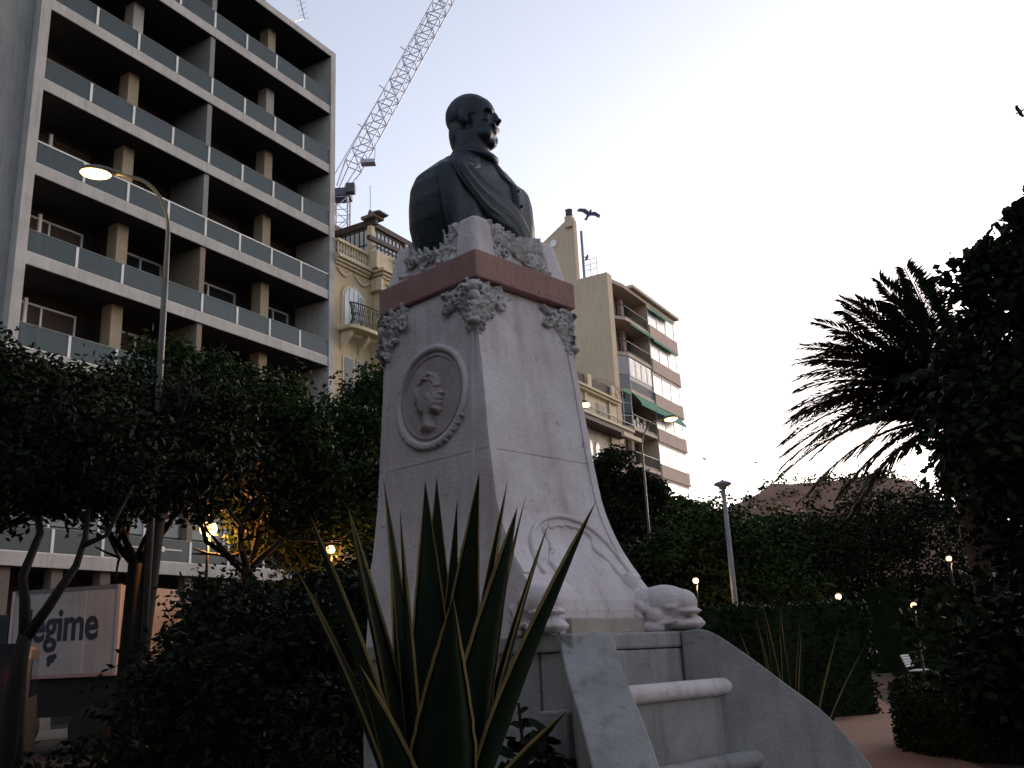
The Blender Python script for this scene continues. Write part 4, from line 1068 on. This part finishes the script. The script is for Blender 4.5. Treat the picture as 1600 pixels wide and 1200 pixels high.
shrub('tall dark shrub below the slim straight trunk', (-3.75,13.3,0), [(0,0,1.4,1.1,1.0,1.35),(0.9,0.2,2.1,0.9,0.8,0.7)], 12000, seed=23)
shrub('spreading shrub at the left foot of the pedestal', (-1.25,7.4,0), [(0,0,0.7,0.7,0.6,0.75)], 6000, (0.09,0.045), seed=24)
shrub('low shrub in the bottom left corner', (-3.3,8.0,0), [(0,0,0.4,1.3,0.8,0.5)], 7000, seed=25)
shrub('shrub behind the pedestal beside the left trees', (-2.9,15.5,0), [(0,0,1.5,1.5,1.0,1.5),(0.8,0,2.4,1.0,0.8,0.8)], 12000, (0.12,0.06), seed=26)

# leafy weed growing against the left basin wing
WD = thing('leafy_weed', 'dark broad-leaved weed growing against the left basin wing', 'weed', (0.02,4.98,0))
lfm = G().add([(0,0,0),(0.25,0.06,0.035),(0.5,0.08,0.05),(0.8,0.055,0.03),(1.0,0,-0.02),(0.8,-0.055,0.03),(0.5,-0.08,0.05),(0.25,-0.06,0.035),(0.5,0,0.015)],
              [(0,1,8),(1,2,8),(2,3,8),(3,4,8),(4,5,8),(5,6,8),(6,7,8),(7,0,8)]).mesh('leaf'); lfm.materials.append(LEAF_BLACK)
rw = np.random.default_rng(8); g = G()
stems = []
for i in range(7):
    a = rw.uniform(0, 2*PI); top = Vector((0.13*math.cos(a), 0.08*math.sin(a), rw.uniform(0.9,1.33))); g.tube([(0,0,0), top*0.5 + Vector((0,0,0.1)), top], 0.008, 5); stems.append(top)
g.build('stem', BARK, WD)
for i in range(190):
    s = stems[i % 7]; t = rw.uniform(0.5,1.0)**0.7; p = s*t + Vector((rw.normal()*0.06, rw.normal()*0.05, 0.08*math.sin(PI*t)))
    o = bpy.data.objects.new('leaf', lfm); COL.objects.link(o); o.parent = WD; o.location = p
    sc = rw.uniform(0.08,0.15); o.scale = (sc, sc*3.6, sc); o.rotation_euler = (rw.uniform(-0.9,0.9), rw.uniform(-0.4,1.2), rw.uniform(0,2*PI))

# right-hand side: climber-clad tree, palm, hedges, avenue trees
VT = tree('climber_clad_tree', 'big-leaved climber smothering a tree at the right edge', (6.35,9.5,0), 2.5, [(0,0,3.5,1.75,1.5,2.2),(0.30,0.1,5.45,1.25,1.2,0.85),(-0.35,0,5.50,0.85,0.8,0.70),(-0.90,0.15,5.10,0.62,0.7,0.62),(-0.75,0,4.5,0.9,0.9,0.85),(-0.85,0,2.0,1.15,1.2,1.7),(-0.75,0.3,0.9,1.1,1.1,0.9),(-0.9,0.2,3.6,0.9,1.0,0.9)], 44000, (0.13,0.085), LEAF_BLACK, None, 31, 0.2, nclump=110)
VL = G().add([(0,0,0),(0.18,0.30,0.03),(0.45,0.36,0.05),(0.75,0.22,0.02),(1.0,0,-0.06),(0.75,-0.22,0.02),(0.45,-0.36,0.05),(0.18,-0.30,0.03),(0.5,0,-0.03)],
             [(0,1,8),(1,2,8),(2,3,8),(3,4,8),(4,5,8),(5,6,8),(6,7,8),(7,0,8)]).mesh('leaf')
VL.materials.append(leafmat('climber_leaves', (0.008,0.011,0.006), (0.015,0.021,0.009)))
rv = np.random.default_rng(9); cnt = 0
while cnt < 240:
    b = [(0,0,3.5,1.75,1.5,2.2),(-0.35,0,5.50,0.85,0.8,0.70),(-0.90,0.15,5.10,0.62,0.7,0.62)][rv.integers(0,3)]
    u = rv.normal(size=3); u /= np.linalg.norm(u)
    if u[0] > 0.35 or u[1] > 0.45: continue
    p = Vector(np.array(b[:3]) + u*np.array(b[3:])*rv.uniform(0.88,1.0))
    o = bpy.data.objects.new('leaf', VL); COL.objects.link(o); o.parent = VT; o.location = p
    sc = rv.uniform(0.11,0.19); o.scale = (sc,)*3; o.rotation_euler = (rv.uniform(-0.5,0.5), rv.uniform(0.2,1.3), rv.uniform(0,2*PI)); cnt += 1

PALMG = leafmat('palm_leaf', (0.009,0.012,0.007), (0.015,0.019,0.010))
PM = thing('palm_tree', 'date palm with arching feathery fronds before the climber-clad tree', 'palm', (6.7,13.9,0))
G().lathe([(0.42,-0.05),(0.36,0.4),(0.30,1.5),(0.29,3.0),(0.36,3.8),(0.42,4.2),(0.2,4.6)], 16).build('trunk', mat('palm_bark', (0.07,0.05,0.04), 0.95, (0.04,0.03,0.025), 9, 0.8, 18), PM, True)
def frond(tip, sag=0.35, seed=0, lift=0.5, ll=0.62, dense=68):
    rp = np.random.default_rng(seed); base = Vector((0,0,4.55)); tip = Vector(tip) - Vector((6.7,13.9,0))
    mid = base.lerp(tip, 0.5) + Vector((0,0,lift)); N = 26
    P = lambda t: base*(1-t)**2 + mid*2*t*(1-t) + tip*t*t
    r = G().tube([P(i/N) for i in range(N+1)], [0.030*(1-0.85*i/N)+0.003 for i in range(N+1)], 5).build('frond', PALMG, PM, True)
    V = []
    for i in range(dense):
        t = 0.14 + 0.86*(i+rp.uniform(-0.2,0.2))/dense; t = min(t, 0.995)
        p = P(t); d = (P(min(1,t+0.02)) - P(t-0.02)).normalized(); sd = d.cross(Vector((0,0,1))).normalized(); up = sd.cross(d)
        l = ll*(0.45 + 0.55*math.sin(PI*min(1, t*1.05+0.05))**0.6)*rp.uniform(0.85,1.1)
        for s in (-1,1):
            ld = (sd*s*0.85 + d*(0.50+0.35*t) + up*rp.uniform(0.22,0.34) - Vector((0,0,sag*0.5))).normalized(); w = ld.cross(up).normalized()*0.022
            m1 = p + ld*l*0.5 + Vector((0,0,0.01)); e = p + ld*l - Vector((0,0,0.10*l))
            V += [p - w*0.5, m1 - w, e, m1 + w]
    c = obj('leaflets', npmesh('leaflets', np.array([tuple(v) for v in V]), 4), PALMG, r); c['kind'] = 'stuff'
ft = [((4.81,14.21,6.35),0.5),((5.40,13.97,6.60),0.55),((6.08,13.7,7.0),0.45),((4.30,14.37,5.0),0.9),((4.40,14.1,5.45),0.8),((4.60,14.5,4.55),0.9),((3.97,14.46,3.95),0.9),((4.35,13.9,4.15),0.8),((4.9,14.17,3.4),0.7),((4.2,14.8,4.55),1.0),
      ((5.1,14.9,6.2),0.5),((4.55,13.6,5.0),0.9),((5.0,13.2,4.5),0.8),((5.4,12.6,4.9),0.9),((5.2,14.9,3.5),0.7),((5.7,12.4,4.2),0.8),((4.6,15.3,5.1),0.9),((5.9,16.2,5.3),0.9),((6.9,16.3,5.2),0.9),((8.2,15.6,5.4),0.9),((9.0,14.5,5.0),0.9),((8.9,13.2,5.1),0.9),((8.0,12.0,5.2),0.9),((6.8,11.6,5.0),0.9),
      ((7.2,13.15,6.8),0.4),((7.6,14.4,6.7),0.4),((6.6,14.6,7.1),0.3),((5.6,13.3,6.3),0.5),((4.75,13.8,5.75),0.7),((5.9,12.9,3.4),0.6)]
ft += [((4.5,14.3,5.75),0.7),((5.0,14.1,6.1),0.6),((4.25,14.2,4.75),0.9),((4.1,14.4,4.3),0.9),((4.7,14.2,4.95),0.9),((4.45,14.6,3.75),0.8),((5.1,14.0,4.2),0.8),((5.2,14.3,3.9),0.7),((4.7,13.9,3.6),0.7),((4.35,14.2,5.25),0.8),((4.55,14.0,5.65),0.7),((5.1,13.8,6.4),0.5),((5.7,13.8,6.85),0.45),((4.25,14.5,4.85),0.9),((4.05,14.3,4.15),0.9),((4.6,14.35,6.0),0.6),((5.25,14.2,6.7),0.5)]
for i, (tp, lf_) in enumerate(ft): frond(tp, 0.35 + 0.25*(i % 3), 200+i, lf_)

def hedge(label, loc, blobs, cores, n, seed, leaf=(0.08,0.045)):
    t = thing('hedge', label, 'hedge', loc, 0, 'clipped hedges in the park'); rng = np.random.default_rng(seed)
    cores(G()).build('inner_growth', LEAF_HEDGE, t)
    P = blobs(rng, n); c = obj('foliage', npmesh('foliage', leaf_quads(P, leaf[0], leaf[1], rng, 0.0), 4), LEAF_HEDGE, t); c['kind'] = 'stuff'
    return t
def ringpts(R, h):
    def f(rng, n):
        a = rng.uniform(0, 2*PI, n); top = rng.random(n) < 0.45
        r = np.where(top, R*np.sqrt(rng.random(n)), R*(1+rng.normal(size=n)*0.012)); z = np.where(top, h + rng.normal(size=n)*0.03, rng.uniform(0, h, n))
        return np.stack([r*np.cos(a), r*np.sin(a), z], 1)
    return f
hedge('round clipped hedge beside the red path at lower right', (7.95,14.3,0), ringpts(2.6,0.92), lambda g: g.lathe([(2.5,0),(2.52,0.72),(2.4,0.86),(0.1,0.88)], 40), 22000, 41)
def boxpts(lx, ly, h, ang):
    c_, s_ = math.cos(ang), math.sin(ang)
    def f(rng, n):
        u = rng.uniform(-1,1,(n,3)); k = rng.integers(0,3,n)
        u[np.arange(n),k] = np.sign(u[np.arange(n),k])*(1+rng.normal(size=n)*0.03)
        x, y, z = u[:,0]*lx/2, u[:,1]*ly/2, (np.abs(u[:,2]) if False else (u[:,2]+1)/2)*h
        return np.stack([x*c_-y*s_, x*s_+y*c_, z], 1)
    return f
def boxcore(lx, ly, h, ang):
    return lambda g: g.box(-lx/2+0.05,-ly/2+0.05,0,lx/2-0.05,ly/2-0.05,h-0.05).xf(Matrix.Rotation(ang,4,'Z'))
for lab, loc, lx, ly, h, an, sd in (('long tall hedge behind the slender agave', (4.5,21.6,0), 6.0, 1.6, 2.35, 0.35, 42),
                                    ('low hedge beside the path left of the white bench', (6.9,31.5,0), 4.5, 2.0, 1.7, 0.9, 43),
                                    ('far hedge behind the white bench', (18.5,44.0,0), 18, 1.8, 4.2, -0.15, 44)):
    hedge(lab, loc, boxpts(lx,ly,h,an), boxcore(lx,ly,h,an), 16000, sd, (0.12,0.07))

G2 = 'avenue trees beyond the park'
for lab, loc, th, blobs, m, sd in (
    ('bright green rounded tree below the beige balconies', (5.9,42.0,0), 3.5, [(0,0,5.6,2.0,2.0,1.9),(0.6,0,7.0,1.4,1.4,1.0),(1.3,0,4.6,1.5,1.5,1.4)], LEAF_GREEN, 51),
    ('green tree next right of the beige house', (8.9,46.0,0), 4.0, [(0,0,5.9,2.3,2.2,2.0),(-0.7,0,7.3,1.3,1.3,0.9),(1.1,0,4.6,1.8,1.8,1.5)], LEAF_GREEN, 52),
    ('green tree behind the bare lamp post', (12.0,50.0,0), 4.0, [(0,0,5.9,2.6,2.3,2.1),(0.9,0,7.0,1.5,1.4,0.9),(-1.2,0,4.4,2.0,2.0,1.6)], LEAF_GREEN, 53),
    ('dull green tree right of the bare lamp post', (15.6,50.5,0), 4.0, [(0,0,5.6,2.8,2.3,2.0),(1.0,0,6.6,1.6,1.5,1.0)], LEAF_DK, 54),
    ('dark tree behind the lower palm fronds', (10.9,37.5,0), 3.2, [(2.1,0,5.1,2.9,2.3,2.0),(5.2,0,4.9,2.8,2.0,2.2),(0,0,3.8,2.2,1.8,1.7)], LEAF_BLACK, 55),
    ('dark tree at far right between palm and round hedge', (15.2,23.2,0), 3.0, [(0,0,3.9,2.6,2.2,1.9),(1.5,0,2.4,2.3,2.0,2.0),(-1.4,0,2.6,1.6,1.6,1.6)], LEAF_BLACK, 56),
    ('dark feathery tree hiding the lower windows of the old house', (4.2,38.5,0), 4.5, [(0,0,8.2,1.1,1.1,1.2),(0.9,0,7.4,1.0,1.0,1.0),(-0.9,0,7.0,1.2,1.1,1.6),(0.3,0,5.4,1.6,1.5,1.6)], LEAF_BLACK, 57),
    ('dark spreading tree low behind the pedestal foot', (6.4,33.0,0), 2.6, [(0,0,4.1,2.5,2.0,1.7),(1.9,0,3.7,2.0,1.8,1.5),(-1.5,0,3.7,1.8,1.6,1.6)], LEAF_DK, 58)):
    tree('avenue_tree', lab, loc, th, blobs, 15000, (0.30,0.15) if loc[1] > 40 else (0.22,0.11), m, G2, sd, 0.2, nclump=90)

for lab, loc, r, sd in (('unseen park tree added for shade, left of the photographer', (-6.3,1.6,0), 2.3, 61),('unseen park tree added for shade, behind the photographer to the left', (-4.2,-3.6,0), 2.8, 62),('unseen park tree added for shade, well behind the photographer', (-0.2,-7.5,0), 2.7, 63),('unseen park tree added for shade, further out left beyond the path', (-9.6,5.6,0), 2.5, 64)):  # out-of-view trees, added to shade the pedestal's left face
    tree('added_shade_tree', lab, loc, 3.2, [(0,0,5.6,r,r,2.2),(0.7,0.3,7.2,r*0.75,r*0.75,1.6),(-0.8,-0.2,4.6,r*0.8,r*0.8,1.4)], 9000, (0.34,0.2), LEAF_DK, 'unseen park trees added for shade around the photographer', sd, 0.2)

# ================================================================ HILL
g = G(); NX, NY = 60, 14; vs = []; rh = np.random.default_rng(4)
for j in range(NY):
    for i in range(NX):
        x = -140 + 420*i/(NX-1); y = 255 + 160*j/(NY-1); t = j/(NY-1)
        ridge = 49 + 7*math.sin((x-40)/38) + 5*math.sin(x/17+1) + 2*math.sin(x/6.3) - 0.00045*(x-75)**2
        vs.append((x, y, max(-1, ridge*math.sin(min(1, t*1.9)*PI/2)**0.8 + rh.normal()*0.6 - (1-t)*4)))
g.add(vs, [(j*NX+i, j*NX+i+1, (j+1)*NX+i+1, (j+1)*NX+i) for j in range(NY-1) for i in range(NX-1)])
tag(g.build('hill', mat('glare_tinted_hill', (0.22,0.11,0.075), 0.95, (0.15,0.09,0.055), 0.12), None, True), kind='structure')  # reddish cast of the sun glare mixed into the hill colour
Pt = []
for i in range(420):
    x = rh.uniform(-60,230); t = rh.uniform(0.15,0.62); y = 255+160*t
    ridge = 49 + 7*math.sin((x-40)/38) + 5*math.sin(x/17+1) + 2*math.sin(x/6.3) - 0.00045*(x-75)**2
    z = ridge*math.sin(min(1, t*1.9)*PI/2)**0.8 - (1-t)*4; s = rh.uniform(1.2,3.2)
    Pt.append(np.array([x,y,z+s*0.4]) + rh.normal(size=(30,3))*np.array([s*0.5,s*0.5,s*0.55]))
Pt = np.concatenate(Pt); c = obj('hill_scrub', npmesh('hill_scrub', leaf_quads(Pt, 1.4, 0.8, rh), 4), LEAF_DK); tag(c, 'scattered scrub and pines on the far hill', 'scrub', None, 'stuff')
# ================================================================ STREET LAMPS
POLE = mat('painted_pole', (0.10,0.095,0.085), 0.5, (0.075,0.07,0.065), 4, metal=0.3)
GREYPOLE = mat('galvanised_pole', (0.20,0.20,0.21), 0.6, (0.16,0.16,0.17), 3)
LIT = mat('sodium_lamp', (1,0.8,0.45), 0.4, emit=((1.0,0.60,0.20), 1.0))
LITW = mat('warm_globe', (1,0.9,0.7), 0.4, emit=((1.0,0.58,0.24), 0.75))
def point(name, parent, loc, energy, color, r=0.1):
    d = bpy.data.lights.new(name, 'POINT'); d.energy = energy; d.color = color; d.shadow_soft_size = r
    o = bpy.data.objects.new(name, d); COL.objects.link(o); o.parent = parent; o.location = loc; return o
def street_lamp(label, loc, rz, h=9.75, energy=10, th=1.0):
    t = thing('street_lamp', label, 'street lamp', loc, rz, 'curved-arm street lamps')
    g = G(); g.lathe([(0.16,0),(0.16,0.5),(0.10,0.6),(0.085,1.0)], 12); g.build('pole_base', POLE, t, True)
    pts = [(0,0,0.9),(0,0,h-2.0),(0,0,h-1.0)]
    for i in range(1,9):
        a = PI/2*i/8; pts.append((-0.62*(1-math.cos(a))*1.0, 0, h-1.0+0.98*math.sin(a)))
    pts.append((-0.95,0,h+0.02))
    G().tube(pts, [0.075*th]*2 + [0.055*th] + [0.042*th]*9, 10).build('pole', POLE, t, True)
    hd_ = G(); hd_.ell((-1.17,0,h+0.03),(0.29,0.13,0.085),16,10); hd_.ell((-0.95,0,h+0.03),(0.12,0.07,0.06),12,8)
    hh = fused(hd_, 'lamp_head', POLE, t, 0.02, 2)
    g = G(); g.ell((-1.20,0,h-0.035),(0.25,0.135,0.085),16,10); g.build('lamp_lens', LIT, hh, True)
    point('lamp_light', t, (-1.2,0,h-0.22), energy, (1.0,0.62,0.25))
    return t
street_lamp('lit street lamp with curved arm in front of the balconies', (-5.74,14.94,0), math.radians(22), 9.72, 10, 0.72)
street_lamp('lit curved-arm street lamp before the green awnings', (4.62,34.25,0), math.radians(150), 9.55, 6, 0.6)
street_lamp('distant lit street lamp half hidden by the right edge of the pedestal', (1.9,31.1,0), math.radians(-120), 9.85, 6, 0.6)

def globe_lamp(label, loc, h=3.4, r=0.16, energy=25, rot=0.0, col=(1.0,0.6,0.28)):
    t = thing('globe_lamp', label, 'lamp', loc, rot, 'lit globe lamps in the park')
    G().lathe([(0.09,0),(0.09,0.35),(0.04,0.5),(0.03,h-r-0.12),(0.05,h-r-0.05),(0.05,h-r*0.9)], 10).build('post', BLACKM, t, True)
    gl = G().ell((0,0,h),(r,r,r),16,10).build('globe', LITW, t, True)
    G().lathe([(0.08,h+r*0.85),(0.05,h+r*1.1),(0.01,h+r*1.3)], 10).build('finial', BLACKM, t, True)
    point('lamp_light', t, (0.12,0,h-r-0.12), energy, col)
    return t
globe_lamp('lit globe lamp just right of the carved beast head', (5.27,29.53,0), 3.5, 0.09, 10)
globe_lamp('lit globe lamp above the hedge, left of the white bench', (9.18,28.56,0), 2.8, 0.085, 8)
globe_lamp('lit globe lamp above the white bench', (11.79,29.75,0), 2.49, 0.09, 8)
globe_lamp('small high light among the dark branches at right', (9.65,21.96,0), 3.23, 0.06, 3)
globe_lamp('faint light behind the hedge at far right', (12.05,27.5,0), 2.2, 0.07, 3)
globe_lamp('bright lamp shining through the leaves of the left trees', (-6.15,19.0,0), 4.25, 0.17, 80, 0.0, (1.0,0.36,0.09))
globe_lamp('small yellow lamp left of the pedestal behind the agave', (-3.84,19.6,0), 3.8, 0.09, 20, 0.0, (1.0,0.42,0.12))

LP = thing('lamp_post', 'unlit grey lamp post standing behind the hedge at right', 'lamp post', (6.34,29.3,0))
G().lathe([(0.16,0),(0.16,0.6),(0.10,0.7),(0.085,3.0),(0.065,6.2)], 14).build('post', GREYPOLE, LP, True)
G().lathe([(0.10,6.2),(0.11,6.26),(0.26,6.33),(0.28,6.37),(0.20,6.42),(0.06,6.46),(0.02,6.5)], 20).build('lamp_hood', GREYPOLE, LP, True)
for a in range(3): G().tube([(0.09*math.cos(a*2.1),0.09*math.sin(a*2.1),6.0),(0.18*math.cos(a*2.1),0.18*math.sin(a*2.1),6.29)], 0.015, 5).build('stay', GREYPOLE, LP)

# ================================================================ LORRY, VAN, CAR
TRW = mat('lorry_white', (0.30,0.285,0.285), 0.6, (0.25,0.235,0.235), 1.2, streak=0.3)
BLK = mat('rubber', (0.008,0.008,0.008), 0.8)
def wheel(parent, x, y, r, w):
    t = G(); t.lathe([(r*0.6,-w/2),(r*0.95,-w/2),(r,-w*0.3),(r,w*0.3),(r*0.95,w/2),(r*0.6,w/2)], 20)
    o = t.xf(Matrix.Translation((x,y,r)) @ Matrix.Rotation(PI/2,4,'X')).build('wheel', BLK, parent, True)
    t = G(); t.lathe([(0.02,-w*0.4),(r*0.58,-w*0.45),(r*0.58,w*0.45),(0.02,w*0.4)], 14); t.xf(Matrix.Translation((x,y,r)) @ Matrix.Rotation(PI/2,4,'X')).build('rim', ALU, o, True)
LA = math.atan2(20.44-21.12, -8.40+10.95)
TR = thing('box_lorry', 'white box lorry with dark lettering on its side, parked at the left', 'lorry', (-8.40,20.44,0), LA)   # local x: along the side, 0 = right end
TLn = 2.72
G().box(-TLn,0.0,1.56,0,2.1,3.36).build('cargo_box', TRW, TR, bevel=0.03)
for x in (-TLn-0.01,-0.07): G().box(x,-0.02,1.55,x+0.08,0.03,3.37).build('corner_post', mat('post_grey', (0.33,0.30,0.30), 0.6), TR)
G().box(-TLn,-0.015,3.30,0,0.03,3.38).build('top_trim', mat('trim_dark', (0.10,0.10,0.11), 0.6), TR)
G().box(-TLn,-0.015,1.53,0,0.03,1.60).build('bottom_trim', mat('trim_red', (0.26,0.16,0.15), 0.6), TR)
G().box(-0.86,-0.006,1.60,-0.83,0.0,3.30).build('panel_seam', mat('seam_grey', (0.40,0.36,0.36), 0.6), TR)
G().box(-TLn-2.2,0.15,0.75,0.0,1.95,1.54).build('chassis', BLK, TR)
cb = G(); cb.prism([(-TLn-0.15,0.1,0.8),(-TLn-0.15,0.1,2.9),(-TLn-1.0,0.1,2.95),(-TLn-1.9,0.1,1.9),(-TLn-2.2,0.1,1.6),(-TLn-2.2,0.1,0.8)], (0,1.9,0)); cab_ = cb.build('cab', mat('cab_blue', (0.008,0.009,0.014), 0.5), TR, bevel=0.06)
G().prism([(-TLn-0.4,0.09,1.85),(-TLn-0.4,0.09,2.7),(-TLn-1.0,0.09,2.72),(-TLn-1.65,0.09,1.9)], (0,0.008,0)).build('cab_window', DKGLASS, cab_)
for x in (-0.7,-TLn-1.2): wheel(TR, x, 0.25, 0.48, 0.28); wheel(TR, x, 1.85, 0.48, 0.28)
def text_mesh(s, size, name, m, parent, M, off=0.0, shear=0.0):
    c = bpy.data.curves.new(name, 'FONT'); c.body = s; c.size = size; c.offset = off; c.shear = shear; c.extrude = 0.002; c.space_character = 0.98
    o = bpy.data.objects.new(name + '_c', c); COL.objects.link(o)
    me = bpy.data.meshes.new_from_object(o.evaluated_get(bpy.context.evaluated_depsgraph_get())); bpy.data.objects.remove(o); bpy.data.curves.remove(c)
    me.transform(M); me.materials.clear()
    return obj(name, me, m, parent)
INK = mat('sign_ink', (0.012,0.013,0.025), 0.6)
tx = text_mesh('legime', 0.80, 'lettering', INK, TR, Matrix.Identity(4), 0.018)
xs = [v.co.x for v in tx.data.vertices]; k = 1.78/(max(xs)-min(xs))
tx.data.transform(Matrix.Translation((-2.28,-0.0085,2.30)) @ Matrix.Rotation(PI/2,4,'X') @ Matrix.Scale(k,4,(1,0,0)) @ Matrix.Scale(1.2,4,(0,1,0)) @ Matrix.Translation((-min(xs),0,0)))
g = G(); g.ell((-1.62,-0.006,1.92),(0.10,0.003,0.09),12,8); g.ell((-1.54,-0.006,1.97),(0.07,0.003,0.06),12,8); g.ell((-1.66,-0.006,1.83),(0.05,0.003,0.06),12,8); g.build('printed_mark', INK, TR)

VN = thing('white_van', 'white van mostly hidden behind the slim trunk and shrubs', 'van', (-6.3,22.6,0), -0.25)
g = G(); g.prism([(-2.0,0,0.55),(-2.0,0,2.95),(-1.7,0,3.12),(-0.1,0,3.12),(0.9,0,2.1),(1.5,0,1.75),(1.55,0,0.55)], (0,1.85,0)); vb = g.build('body', WHITEP, VN, bevel=0.06)
G().prism([(-0.5,-0.006,2.0),(-0.5,-0.006,2.85),(-0.1,-0.006,2.85),(0.65,-0.006,2.05)], (0,0.008,0)).build('side_window', DKGLASS, VN)
wheel(VN,-1.4,0.1,0.36,0.22); wheel(VN,0.95,0.1,0.36,0.22); wheel(VN,-1.4,1.75,0.36,0.22); wheel(VN,0.95,1.75,0.36,0.22)

CARP = mat('dark_car_paint', (0.012,0.012,0.015), 0.4, spec=0.4)
CA = thing('dark_van', 'dark van at the left edge with one red tail light showing', 'van', (-8.35,14.95,0), math.radians(114))   # rear towards local -x
prof_c = [(-2.0,0.35),(-2.05,0.8),(-2.03,1.85),(-1.92,2.02),(0.7,2.05),(1.35,1.32),(2.0,1.12),(2.15,0.8),(2.12,0.35)]
def ring_c(y, k): return [(x*(1-0.03*k), y, 0.35+(z-0.35)*(1-0.05*k*(z > 1.1))) for x, z in prof_c]
g = G().loft([ring_c(-0.90,1),ring_c(-0.84,0),ring_c(0.84,0),ring_c(0.90,1)]); g.build('body', CARP, CA, bevel=0.05)
for y in (-0.912,0.902): G().prism([(-1.7,y,1.3),(-1.7,y,1.8),(0.4,y,1.8),(0.9,y,1.3)], (0,0.012,0)).build('side_window', DKGLASS, CA)
TAIL = mat('tail_light', (0.6,0.02,0.03), 0.3, emit=((1.0,0.05,0.06), 2.5))
for y in (-0.62,0.62): G().ell((-2.04,y*1.15,1.55),(0.05,0.07,0.16),12,8).build('tail_light', TAIL, CA, True)
for x in (-1.3,1.25):
    for y in (-0.76,0.76): wheel(CA,x,y,0.31,0.2)

# ================================================================ BENCH
BN = thing('park_bench', 'small white slatted bench beside the path at right', 'bench', (13.75,35.3,0), math.radians(60))
s0 = None
for i in range(5):
    z = 0.50+0.085*i; o = G().box(-0.75,-0.02,-0.034,0.75,0.02,0.034).build('back_slat', WHITEP, BN) if s0 is None else inst(s0, BN)
    s0 = s0 or o; o.location = (0,0.22+0.03*i,z+0.12); o.rotation_euler = (-0.25,0,0)
s1 = None
for i in range(4):
    o = G().box(-0.75,-0.045,-0.016,0.75,0.045,0.016).build('seat_slat', WHITEP, BN) if s1 is None else inst(s1, BN)
    s1 = s1 or o; o.location = (0,-0.25+0.115*i,0.46)
for x in (-0.6,0.6):
    G().bar((x,-0.22,0),(x,-0.26,0.44),0.05).build('leg', BLACKM, BN); G().bar((x,0.16,0),(x,0.14,0.44),0.05).build('leg', BLACKM, BN); G().bar((x,0.19,0.44),(x,0.36,1.0),0.035).build('back_support', BLACKM, BN)

# ================================================================ BIRDS
BIRD = mat('bird_feathers', (0.05,0.05,0.075), 0.8, (0.09,0.09,0.12), 20)
def bird(label, loc, rot, s):
    t = thing('bird', label, 'bird', loc, 0, 'birds in flight'); t.rotation_euler = rot; t.scale = (s,s,s)
    g = G(); g.ell((0,0,0),(0.16,0.05,0.05),14,9); g.ell((0.15,0,0.02),(0.05,0.038,0.038),10,7); g.tube([(0.19,0,0.02),(0.23,0,0.015)],[0.012,0.002],6)
    fused(g, 'body', BIRD, t, 0.012, 2)
    for sy in (-1,1):
        g = G(); pts = [(0.09,0.03,0.02),(0.12,0.16,0.06),(0.06,0.34,0.05),(-0.06,0.36,0.04),(-0.04,0.18,0.05),(-0.07,0.04,0.02)]
        g.prism([(x,sy*y,z) for x,y,z in pts],(0,0,0.008)); g.build('wing', BIRD, t)
    G().prism([(-0.13,-0.03,0),(-0.13,0.03,0),(-0.27,0.05,0),(-0.25,0,0),(-0.27,-0.05,0)],(0,0,0.006)).build('tail', BIRD, t)
bird('dark bird flying above the beige chimney', (1.15,11.94,7.29), (0.9,-1.0,0.6), 0.46)
bird('pale small bird at the right edge of the sky', (6.25,10.26,7.57), (0.5,0.2,2.4), 0.28)
bird('tiny bird beside the roof vent pipe', (2.6,28.9,13.9), (1.2,0.5,0.3), 0.45)
bird('tiny bird low in the sky left of the lamp post', (6.0,30.0,7.3), (0.3,0.1,0.3), 0.5)
bird('tiny bird low in the sky right of the lamp post', (8.5,33.5,7.75), (0.3,-0.1,2.0), 0.5)
